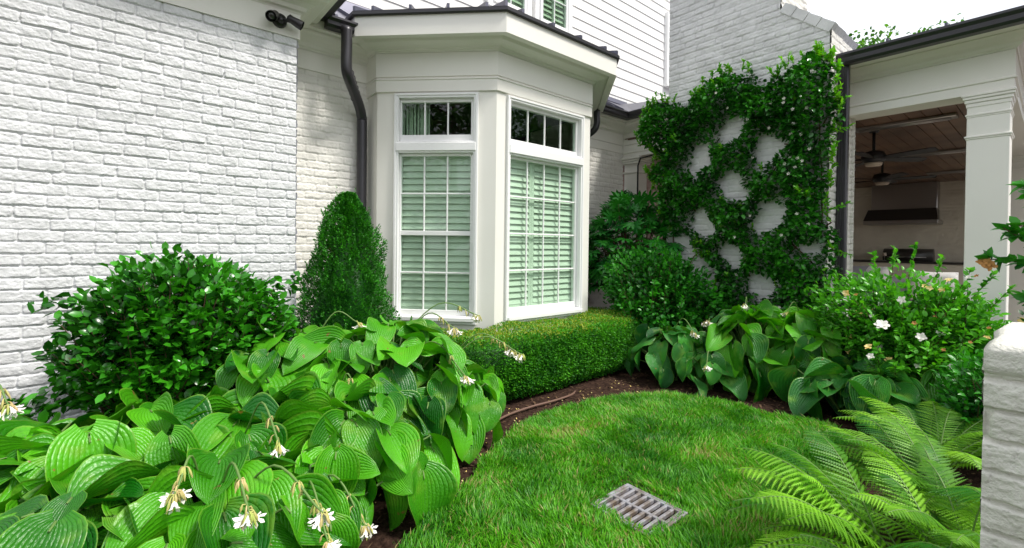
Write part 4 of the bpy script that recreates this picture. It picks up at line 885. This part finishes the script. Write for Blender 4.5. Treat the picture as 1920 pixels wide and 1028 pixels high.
def hedge():
    t = thing('clipped_hedge','low clipped box hedge with a flat yellowish top below the bay window','hedge',(-2.95,2.9,0))
    pa = np.array([(-3.78,1.42),(-2.97,2.22),(-2.965,3.80),(-3.45,4.36)]); ht = .30
    Ls = np.linalg.norm(np.diff(pa, axis=0), axis=1); cum = np.concatenate([[0], np.cumsum(Ls)]); tot = cum[-1]
    # smooth the centre line
    ss = np.linspace(0, tot, 200); cx = np.interp(ss, cum, pa[:,0]); cy = np.interp(ss, cum, pa[:,1]); ker = np.ones(17)/17; pad = lambda v: np.convolve(np.pad(v, 8, 'reflect', reflect_type='odd'), ker, 'valid'); cx = pad(cx); cy = pad(cy)
    tx = np.gradient(cx); ty = np.gradient(cy); l = np.hypot(tx, ty); tx /= l; ty /= l; nx, ny = ty, -tx
    Htop = lambda s: .525+.012*np.sin(s*5)+.010*np.sin(s*13)
    def place(s, off, z): i = s/tot*199; f = lambda v: np.interp(i, np.arange(200), v); return np.stack([f(cx)+f(nx)*off, f(cy)+f(ny)*off, z], 1), np.stack([f(nx), f(ny)], 1)
    lc = LC(); tp = LC()
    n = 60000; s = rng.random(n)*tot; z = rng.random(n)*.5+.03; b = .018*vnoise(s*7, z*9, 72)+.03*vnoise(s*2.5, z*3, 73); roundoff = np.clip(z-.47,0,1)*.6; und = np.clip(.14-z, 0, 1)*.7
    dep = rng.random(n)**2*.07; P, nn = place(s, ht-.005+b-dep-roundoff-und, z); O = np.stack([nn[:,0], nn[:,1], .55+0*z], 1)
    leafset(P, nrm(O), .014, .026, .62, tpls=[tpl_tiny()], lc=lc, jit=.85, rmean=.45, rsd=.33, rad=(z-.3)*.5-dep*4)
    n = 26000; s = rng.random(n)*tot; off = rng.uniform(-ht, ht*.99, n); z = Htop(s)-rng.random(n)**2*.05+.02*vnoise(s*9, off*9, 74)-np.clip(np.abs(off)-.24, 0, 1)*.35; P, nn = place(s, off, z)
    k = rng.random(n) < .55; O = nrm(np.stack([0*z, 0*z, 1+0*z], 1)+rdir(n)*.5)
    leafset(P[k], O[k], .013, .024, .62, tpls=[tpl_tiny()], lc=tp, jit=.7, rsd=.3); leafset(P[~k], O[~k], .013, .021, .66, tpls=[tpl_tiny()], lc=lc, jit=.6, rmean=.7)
    for end, sg in ((0,-1),(tot,1)):   # closed ends
        n = 5000; off = rng.uniform(-ht, ht, n); z = rng.random(n)*.5+.02; P, nn = place(np.full(n, end), off, z); tv = np.array([tx[0 if end == 0 else -1], ty[0 if end == 0 else -1], 0])*sg
        P = P+tv*(.02+.02*vnoise(off*9, z*9, 75)-rng.random(n)**2*.06)[:,None]; leafset(P, nrm(tv+UP*.5+rdir(n)*.1), .013, .021, .66, tpls=[tpl_tiny()], lc=lc, jit=.7, rmean=.45)
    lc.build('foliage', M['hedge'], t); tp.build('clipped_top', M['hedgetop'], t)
    segs = []
    for k in range(420):
        s = np.array([rng.random()*tot]); p0, _ = place(s, np.array([rng.uniform(-.1,.1)]), np.array([0.])); p1, _ = place(s+rng.normal(0,.08), np.array([rng.uniform(-.27,.27)]), np.array([rng.uniform(.25,.5)])); segs.append(([p0[0], (p0[0]+p1[0])/2+rng.normal(0,.02,3), p1[0]], [.006,.004,.002]))
    twigs('branch', segs, t)
    # dense leafless heart of the hedge
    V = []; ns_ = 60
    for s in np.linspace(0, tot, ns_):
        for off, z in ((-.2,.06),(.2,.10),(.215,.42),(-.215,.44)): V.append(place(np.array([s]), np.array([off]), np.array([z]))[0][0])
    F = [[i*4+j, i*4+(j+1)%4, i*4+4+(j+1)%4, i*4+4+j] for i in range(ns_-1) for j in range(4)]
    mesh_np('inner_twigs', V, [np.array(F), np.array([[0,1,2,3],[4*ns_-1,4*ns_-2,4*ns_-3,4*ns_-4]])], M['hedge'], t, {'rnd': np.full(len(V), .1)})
hedge()

# -------- lobed leaf shrub behind the hedge, round shrub, gardenia
def tpl_lobed():
    V = [(0,0,0)]; F = []; k = 8
    for i in range(k):
        a = (i-(k-1)/2)*.62; ln = 1.0-.30*abs(i-(k-1)/2)/((k-1)/2); ca, sa = math.cos(a), math.sin(a)
        b = len(V); w_ = .105
        for r, ww, z in ((.30,w_*.9,.02),(.68,w_*1.15,-.03)): V += [(r*ln*ca+sa*ww, r*ln*sa-ca*ww, z),(r*ln*ca, r*ln*sa, z+.03),(r*ln*ca-sa*ww, r*ln*sa+ca*ww, z)]
        V.append((ln*ca, ln*sa, -.16)); F += [[b,b+3,b+4,b+1],[b+1,b+4,b+5,b+2]]
        V_ = [[0,b,b+1],[0,b+1,b+2],[b+3,b+6,b+4],[b+4,b+6,b+5]]; F += V_
    V = np.array(V); V[:,1] *= 1.0; return V, [np.array([f for f in F if len(f) == 4]), np.array([f for f in F if len(f) == 3])], np.stack([V[:,0], V[:,1], 0*V[:,0]], 1)
def fatsia():
    cx, cy = -3.52, 4.95; t = thing('lobed_leaf_shrub','tall shrub with large many fingered leaves behind the bay window','shrub',(cx,cy,0)); lc = LC(); segs = []
    n = 520; d = rdir(n*3); d = d[d[:,2] > -.45][:n]; P = np.array([cx,cy,1.05])+d*np.array([.66,.62,.86])*rng.uniform(.72,1.03,(len(d),1)); N = nrm(d*.8+UP*.75+rng.normal(0,.2,d.shape)); T = nrm(d+rng.normal(0,.35,d.shape)-UP*.35)
    L = rng.uniform(.11,.17,len(d)); lc.add(tpl_lobed(), P, T, N, L, L, np.clip(rng.normal(.5,.25,len(d)),0,1))
    for p in P[:140]: segs.append(([(cx+rng.normal(0,.05),cy+rng.normal(0,.05),0), (np.array([cx,cy,.6])+p)/2, p], [.012,.008,.003]))
    twigs('stem', segs, t); lc.build('foliage', M['fatsia'], t)
fatsia()
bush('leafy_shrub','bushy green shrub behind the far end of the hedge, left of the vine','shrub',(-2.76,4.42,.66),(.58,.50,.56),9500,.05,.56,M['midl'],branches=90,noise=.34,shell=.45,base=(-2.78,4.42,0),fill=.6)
def flower_ball(par, p, r, mt, n=9, kind='flower'):
    m = MB(); p = np.array(p, float); d0 = nrm(np.array([[-.1,-.8,.6]])+rdir(1)*.4)[0]; a = nrm(np.cross(d0, UP)[None])[0]; b = np.cross(d0, a)
    for k in range(n):
        an = k*2*math.pi/n*1.0+rng.normal(0,.15); lay = k % 2; rr = a*math.cos(an)+b*math.sin(an); tg = -a*math.sin(an)+b*math.cos(an); rise = .35+.5*lay; l = r*(1-.25*lay)
        e = p+rr*l+d0*l*rise*.6; mm = p+rr*l*.55+d0*l*rise*.5
        m.add([p, mm-tg*l*.36, e-tg*l*.15-d0*l*.1, e+tg*l*.15, mm+tg*l*.36], [[0,1,2,3,4]])
    return smoothall(m).build(kind, mt, par)
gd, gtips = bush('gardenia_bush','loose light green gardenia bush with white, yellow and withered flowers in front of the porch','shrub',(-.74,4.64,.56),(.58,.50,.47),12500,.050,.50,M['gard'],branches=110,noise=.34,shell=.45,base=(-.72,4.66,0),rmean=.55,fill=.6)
front = [tp for tp in gtips if (tp-np.array([-.74,4.66,.6]))@np.array([.13,-.95,.25]) > .12]; rng.shuffle(front)
gc = np.array([-.74,4.66,.60])
for k, tp in enumerate(front[:46]):
    mt, r = [(M['yellow'],.024),(M['petal'],.024),(M['petal'],.028),(M['yellow'],.02),(M['brownpetal'],.014)][k % 5]
    flower_ball(gd, (tp-gc)*1.10+gc+np.array([.0,-.03,.008]), r*rng.uniform(.8,1.2), mt)
flower_ball(gd, (-.79,4.06,.72), .045, M['petal'], 12)
# upright shoots of the gardenia against the porch
lc = LC(); segs = []
for (a, b) in (((-.95,4.7,.95),(-.98,4.72,1.22)),((-.75,4.65,1.0),(-.70,4.66,1.30)),((-.85,4.65,1.0),(-.83,4.62,1.26)),((-.6,4.65,1.0),(-.55,4.66,1.22)),((-1.1,4.6,.8),(-1.22,4.62,1.05)),((-1.15,4.6,.7),(-1.30,4.62,.86)),((-.4,4.65,.9),(-.28,4.68,1.10)),((-.3,4.6,.85),(-.20,4.6,1.0)),((-1.1,4.55,.6),(-1.24,4.5,.62)),((-.45,4.62,.9),(-.40,4.6,1.12))):
    a = np.array(a); b = np.array(b); n = 26; s = rng.random(n); P = a+(b-a)*s[:,None]; leafset(P, nrm((b-a)*1.2/np.linalg.norm(b-a)+rdir(n)*.9), .035, .055, .48, tpls=SM, lc=lc, rmean=.7); segs.append(([a,b],[.003,.0015]))
twigs('shoot', segs, gd); lc.build('shoot_leaves', M['gard'], gd)

# -------- climbing vine trained in diamonds on the chimney
REG = [(-3.364,2.754),(-3.275,2.933),(-3.057,2.98),(-2.717,2.889),(-2.533,3.092),(-2.298,3.114),(-2.079,3.079),(-1.872,2.905),(-1.593,3.041),(-1.398,3.03),(-1.301,2.858),(-1.28,2.52),(-1.321,2.051),(-1.346,1.573),(-1.287,1.189),(-1.319,.611),(-1.4,.25),(-2.429,.3),(-2.348,.933),(-2.691,1.333),(-3.032,1.524),(-3.073,1.842),(-3.224,2.113),(-3.082,2.351),(-3.344,2.521)]
HOLES = [[(-2.393,2.523),(-2.23,2.668),(-2.093,2.517),(-2.127,2.4),(-2.3,2.367)],[(-2.79,2.161),(-2.593,2.388),(-2.454,2.237),(-2.493,2.125),(-2.587,2.03)],[(-2.053,2.18),(-1.874,2.415),(-1.743,2.322),(-1.761,2.14),(-1.958,2.083)],[(-2.397,1.946),(-2.22,2.091),(-2.072,1.939),(-2.081,1.744),(-2.239,1.73),(-2.342,1.813)],
 [(-2.706,1.49),(-2.581,1.685),(-2.444,1.613),(-2.414,1.431),(-2.548,1.354)],[(-2.053,1.474),(-1.952,1.687),(-1.797,1.736),(-1.732,1.651),(-1.792,1.421),(-1.993,1.376)],[(-2.358,1.199),(-2.233,1.328),(-2.108,1.204),(-2.129,1.031),(-2.304,1.073)],[(-1.632,1.282),(-1.40,1.284),(-1.40,1.175),(-1.58,1.192)],[(-2.054,.79),(-1.987,.989),(-1.851,1.02),(-1.783,.86),(-1.869,.759)]]
HOLES = [[(np.array(p)+(np.array(p)-np.mean(h,axis=0))*.04).tolist() for p in h] for h in HOLES]
def pdist(x, z, poly):
    d = np.full(x.shape, 9.)
    for i in range(len(poly)):
        a = np.array(poly[i]); b = np.array(poly[(i+1) % len(poly)]); ab = b-a; t = np.clip(((x-a[0])*ab[0]+(z-a[1])*ab[1])/(ab@ab), 0, 1); d = np.minimum(d, np.hypot(x-a[0]-t*ab[0], z-a[1]-t*ab[1]))
    return d
def vine():
    t = thing('climbing_vine','dark green flowering vine trained in a diamond lattice up the brick chimney','climbing plant',(-2.0,4.9,0)); n = 60000
    x = rng.uniform(-3.45,-1.2,n); z = rng.uniform(.2,3.2,n); jx = x+vnoise(x*9,z*9,81)*.11; jz = z+vnoise(x*9,z*9,82)*.11
    ins = inpoly(jx, jz, REG); dist = pdist(jx, jz, REG)
    for h in HOLES:
        hi = inpoly(jx, jz, h); ins &= ~hi; dist = np.where(hi, 0, np.minimum(dist, pdist(jx, jz, h)))
    k = ins; x, z, dist = x[k], z[k], dist[k]; thick = .04+np.clip(dist, 0, .16)*1.4; clump = vnoise(x*5, z*5, 83)
    thick *= 1+.8*clump; keep = rng.random(len(x)) < np.clip(.50+dist*4+clump*.8, .22, 1); x, z, thick, dist = x[keep], z[keep], thick[keep], dist[keep]
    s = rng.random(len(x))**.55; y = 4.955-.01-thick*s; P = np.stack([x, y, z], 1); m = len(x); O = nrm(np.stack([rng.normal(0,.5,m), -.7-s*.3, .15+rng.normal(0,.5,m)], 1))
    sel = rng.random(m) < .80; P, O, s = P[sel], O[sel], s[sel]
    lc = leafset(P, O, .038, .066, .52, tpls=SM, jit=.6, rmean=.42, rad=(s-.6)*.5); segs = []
    tips = LC()
    def shoot(b, d, l, m_=16):
        b = np.array(b); d = nrm(np.array(d, float)[None])[0]; P = b+d*np.linspace(0, l, m_)[:,None]; leafset(P, nrm(d*1.0+rdir(m_)*.8), .028, .05, .45, tpls=SM, lc=tips, rmean=.6); segs.append(([b, b+d*l],[.003,.001]))
    reg = np.array(REG)
    for k in range(150):
        i = rng.integers(0, len(reg)); a = reg[i]; b = reg[(i+1) % len(reg)]; p = a+(b-a)*rng.random()
        if p[1] < 1.4 and rng.random() < .6: continue
        shoot((p[0], 4.95-rng.uniform(.03,.16), p[1]-.02), (rng.normal(0,.4), -.3, 1.0), rng.uniform(.05,.12))
    for k in range(90):
        i = rng.integers(0, len(P)); shoot(P[i], (rng.normal(0,.4), -.6, .7), rng.uniform(.04,.09), 10)
    for (a, b) in (((-1.36,4.9,2.30),(-1.16,4.92,2.36)),((-1.36,4.9,2.5),(-1.22,4.9,2.62)),((-1.35,4.9,1.6),(-1.20,4.9,1.66)),((-1.34,4.9,1.25),(-1.2,4.9,1.2))): shoot(a, np.array(b)-np.array(a), .17, 26)
    lc.build('foliage', M['vine'], t); tips.build('young_shoots', M['vinetip'], t)
    # woody stems along the lattice lines and the wires
    for (a, b) in (((-2.6,.2),(-1.35,1.55)),((-2.75,1.0),(-1.35,2.55)),((-3.0,1.75),(-2.0,2.85)),((-1.4,.3),(-2.75,1.75)),((-1.4,1.0),(-3.0,2.7)),((-1.4,1.9),(-2.3,2.9)),((-3.2,2.5),(-2.7,1.95)),((-1.45,.1),(-1.42,2.9)),((-2.3,.1),(-2.3,.9)),((-2.95,.1),(-2.9,1.7)),((-3.08,1.7),(-3.1,2.7))):
        pts = [(a[0]+(b[0]-a[0])*q+rng.normal(0,.015), 4.93+rng.normal(0,.006), a[1]+(b[1]-a[1])*q+rng.normal(0,.02)) for q in np.linspace(0,1,14)]
        run = []
        for p in pts+[None]:
            bad = p is None or any(inpoly(np.array([p[0]]), np.array([p[2]]), h)[0] for h in HOLES)
            if not bad: run.append(p)
            elif len(run) > 1: segs.append((curve(run, 2), .007)); run = []
            else: run = []
        continue
        pts2 = [(p[0]+rng.normal(0,.01), p[1]-.012, p[2]+.012) for p in pts]; segs.append((pts2, .005))
    twigs('woody_stem', segs, t)
    idx = np.where((s > .85))[0]; idx = rng.choice(idx, 190, replace=False); pf = P[idx]; pf = pf[pf[:,0] > rng.uniform(-2.6,-1.5,len(pf))][:62]
    for p in pf:
        fl = MB(); a0 = rng.random()*6
        for q in range(5):
            an = a0+q*2*np.pi/5; c, d = math.cos(an), math.sin(an); e = p+np.array([c*.017, -.028, d*.017]); w = np.array([-d, 0, c])*.006; m0 = p+np.array([c*.010, -.024, d*.010]); fl.add([p+np.array([0,-.018,0]), m0-w, e, m0+w], [[0,1,2,3]])
        fl.build('flower', M['petal'], t)
vine()

# -------- ferns
def fern(label, x, y, tips, group='ferns', extra=10, az=(2.3,4.6), L=(.5,.75), zb=.05):
    t = thing('fern', label, 'fern', (x,y,0), group); lc = LC(); segs = []; fronds = [(np.array(p, float)) for p in tips]
    for k in range(extra):
        a = rng.uniform(*az); l = rng.uniform(*L); fronds.append(np.array([x+math.cos(a)*l, y+math.sin(a)*l, rng.uniform(.10,.38)]))
    for tip in fronds:
        b = np.array([x+rng.normal(0,.04), y+rng.normal(0,.04), zb]); d = tip-b; ln = np.linalg.norm(d); mid = b+d*.5+UP*(.20*ln+.05)
        tt = np.linspace(0, 1, 32); B = ((1-tt)**2)[:,None]*b+(2*tt*(1-tt))[:,None]*(mid+UP*.05)+(tt**2)[:,None]*tip; tg = nrm(np.gradient(B, axis=0)); roll = rng.normal(0,.35)
        sd_ = nrm(np.cross(tg, UP+np.array([math.cos(3*roll),math.sin(3*roll),0])*.5*roll)); nn = np.cross(sd_, tg); segs.append((B[::3], [.0042]*4+[.003]*4+[.0018]*3)); r0 = np.clip(rng.normal(.55,.28),0,1)
        for i in range(4, 32):
            f = (i-4)/28; pl = ln*.22*math.sin(math.pi*min(max(f*.92+.12,0),1))**.8*(1-.25*f)
            if f > .9: pl = ln*.22*(1-f)*2.2
            for sg in (-1, 1):
                pd = nrm((sd_[i]*sg+tg[i]*.50-nn[i]*(.12+.12*rng.random()))[None])[0]; lc.add(PINNA, B[i], pd[None], (nn[i]+rng.normal(0,.18,3))[None], pl*1.05, (.62*ln/30*1.55), np.clip(r0+rng.normal(0,.06),0,1))
    twigs('frond_stem', segs, t, M['stalk'], 5); lc.build('fronds', M['fern'], t); return t
def _pinna():
    k = 13; V = []; F4 = []; F3 = []
    for i in range(k+1):
        t = i/k; z = -.16*t*t; w_ = .5*(1-t**2.2)*(.75+.25*min(1, t*8)); V.append((t, 0, z))
        if i < k:
            tm = t+.55/k; to = t+1.05/k; V += [(t+.05/k, w_*.30, z+.012), (to, w_, z-.02), (tm+.25/k, w_*.42, z+.01)]; V += [(t+.05/k, -w_*.30, z+.012), (to, -w_, z-.02), (tm+.25/k, -w_*.42, z+.01)]
    for i in range(k):
        b = i*7; n_ = b+7
        F4 += [[b, b+3, b+2, b+1], [b, b+4, b+5, b+6]]; F3 += [[b, n_, b+3], [b, b+6, n_]]
    V = np.array(V); return V, [np.array(F4), np.array(F3)], np.stack([V[:,0], V[:,1], 0*V[:,0]], 1)
PINNA = _pinna()
fern('front fern with long light green fronds reaching over the lawn', -.36,2.15, [(-.863,1.994,.40),(-.854,1.90,.34),(-.81,1.80,.26),(-.72,2.38,.44),(-.69,1.64,.18),(-.55,1.50,.14),(-.78,2.1,.42),(-.6,1.75,.30),(-.22,1.62,.22)], extra=22, az=(2.2,5.4), L=(.25,.62))
fern('fern at the bottom edge between the lawn and the brick pier', -.20,1.86, [(-.52,1.52,.26),(-.45,1.36,.18),(-.36,1.45,.24),(-.6,1.66,.25),(-.15,1.45,.22)], extra=7, az=(2.2,4.6), L=(.3,.42))
fern('middle fern close to the brick pier', -.30,2.75, [(-.78,2.75,.34),(-.70,3.10,.34),(-.60,2.45,.40),(-.15,2.35,.34),(-.72,2.50,.32)], extra=30, az=(1.7,5.8), L=(.22,.58))
fern('fern filling the corner against the foot of the brick pier', -.20,2.30, [(-.45,2.2,.30),(-.13,2.0,.36),(-.14,2.2,.42),(-.35,2.55,.38)], extra=16, az=(1.5,5.2), L=(.22,.40))
fern('rear fern in front of the low hostas under the gardenia', -.42,3.35, [(-.62,3.65,.30),(-.85,3.35,.26),(-.80,3.05,.30),(-.30,3.70,.28),(-.15,3.3,.34),(-.48,3.78,.26)], extra=18, az=(0,6.28), L=(.3,.48))

# -------- branch reaching in at the right, and dark plant behind the pier
def leafy_branch():
    t = thing('camellia_bush','leafy branches with one withered brown flower reaching in at the right edge above the pier','shrub',(.35,3.15,0)); lc = LC(); segs = []
    base = (.35,3.15,0)
    arms = [[base,(.2,3.1,.7),(.02,3.0,1.12),(-.10,2.93,1.20),(-.20,2.88,1.215)],[(.02,3.0,1.12),(-.07,2.95,1.27),(-.155,2.9,1.35)],[(.2,3.1,.8),(.06,3.02,1.35),(-.05,2.97,1.46),(-.10,2.93,1.53)],[(.06,3.02,1.3),(-.02,2.98,1.34),(-.11,2.92,1.36)],[(.1,3.03,.9),(-.02,2.98,1.02),(-.08,2.95,1.045)],[(.06,3.0,1.35),(.02,2.98,1.55),(-.03,2.95,1.66)],[(.2,3.1,.8),(.12,3.05,1.5),(.08,3.0,1.7)]]
    for a in arms:
        c = curve(a, 6); segs.append((c, [.007-.005*i/len(c) for i in range(len(c))])); cc = np.array([tuple(v) for v in c])
        k = cc[:,2] > .85; cc = cc[k]
        if len(cc) < 2: continue
        n = len(cc)*4; i = rng.integers(0, len(cc)-1, n); P = cc[i]+(cc[i+1]-cc[i])*rng.random((n,1)); d = nrm(cc[i+1]-cc[i]); leafset(P, nrm(d*.7+rdir(n)*.6+UP*.1), .042, .066, .52, tpls=SM, lc=lc, rmean=.6)
    twigs('branch', segs, t, None, 7); lc.build('foliage', M['midl'], t)
    for o in ((0,0,0),(.012,.0,-.012),(-.012,0,.004)): flower_ball(t, (-.20+o[0],2.875+o[1],1.195+o[2]), .024, M['brownpetal'], 8)
leafy_branch()
bush('low_dark_shrub','small dark shrub behind the white brick pier at the right edge','shrub',(.22,4.1,.62),(.34,.4,.42),2200,.055,.55,M['camel'],branches=40,base=(.22,4.1,0),rmean=.3)
bush('ground_shrub','low leafy plant filling the gap between the ferns and the brick pier','shrub',(-.20,3.9,.30),(.26,.35,.36),2600,.045,.5,M['midl'],branches=40,base=(-.2,3.9,0),rmean=.4)
fp = thing('fallen_petals','pink fallen blossom lying on top of the white brick pier','blossom',(-.03,1.96,1.05)); 
for p, r in (((-.035,1.955,1.062),.012),((-.020,1.945,1.056),.009),((-.045,1.96,1.058),.008)): flower_ball(fp, p, r, M['pink'], 5, 'petal')

# -------- trees: one beyond the porch roof, others across the garden (seen mirrored in the window glass)
def tree(label, x, y, H, cr, n, L=.16, tr=.16, hb=.35):
    t = thing('tree', label, 'tree', (x,y,0)); segs = [([(x,y,0),(x+.1,y,H*.4),(x,y+.1,H*.75),(x,y,H*.95)],[tr,tr*.75,tr*.4,tr*.1])]; P = []
    for k in range(34):
        h = rng.uniform(hb, .97)*H; a = rng.uniform(0, 6.28); l = cr*rng.uniform(.5,1.0)*math.sin(math.pi*min(max((h/H-hb)/(1-hb)*.8+.18,0),1))**.6; e = np.array([x+math.cos(a)*l, y+math.sin(a)*l, h+rng.uniform(.2,.9)]); s0 = np.array([x,y,h-.5])
        segs.append(([s0,(s0+e)/2+[0,0,-.1],e],[tr*.3,tr*.15,tr*.05])); m_ = n//34; c = rng.normal(0,1,(m_,3)); c = nrm(c)*rng.random((m_,1))**.5*np.array([.9,.9,.55])*cr*.34; P.append(e-(e-s0)*rng.random((m_,1))**2*.5+c)
    P = np.concatenate(P); twigs('trunk', segs, t); lc = leafset(P, nrm(rdir(len(P))-UP*.3), L*.7, L, .6, tpls=[tpl_small(1.25)], jit=.4); lc.build('crown', M['tree'], t)
tree('distant tree whose leafy top shows above the porch roof', -3.95,20.2,8.35,2.8,7000,.17,.12,.55)
tree('garden tree across the lawn mirrored in the transom windows', 9.0,-7.0,8.0,3.0,7000,.22,.22,.2)
tree('broad tree mirrored in the left end of the front transom', 10.5,8.5,7.5,3.2,7000,.22,.22,.2)
tree('tall tree mirrored in the angled bay window', 4.5,-10.5,9.0,3.2,7000,.22,.22,.15)
tree('very tall tree mirrored in the upstairs windows', 7.5, 17.5, 15.5, 5.5, 9000, .30, .3, .25)
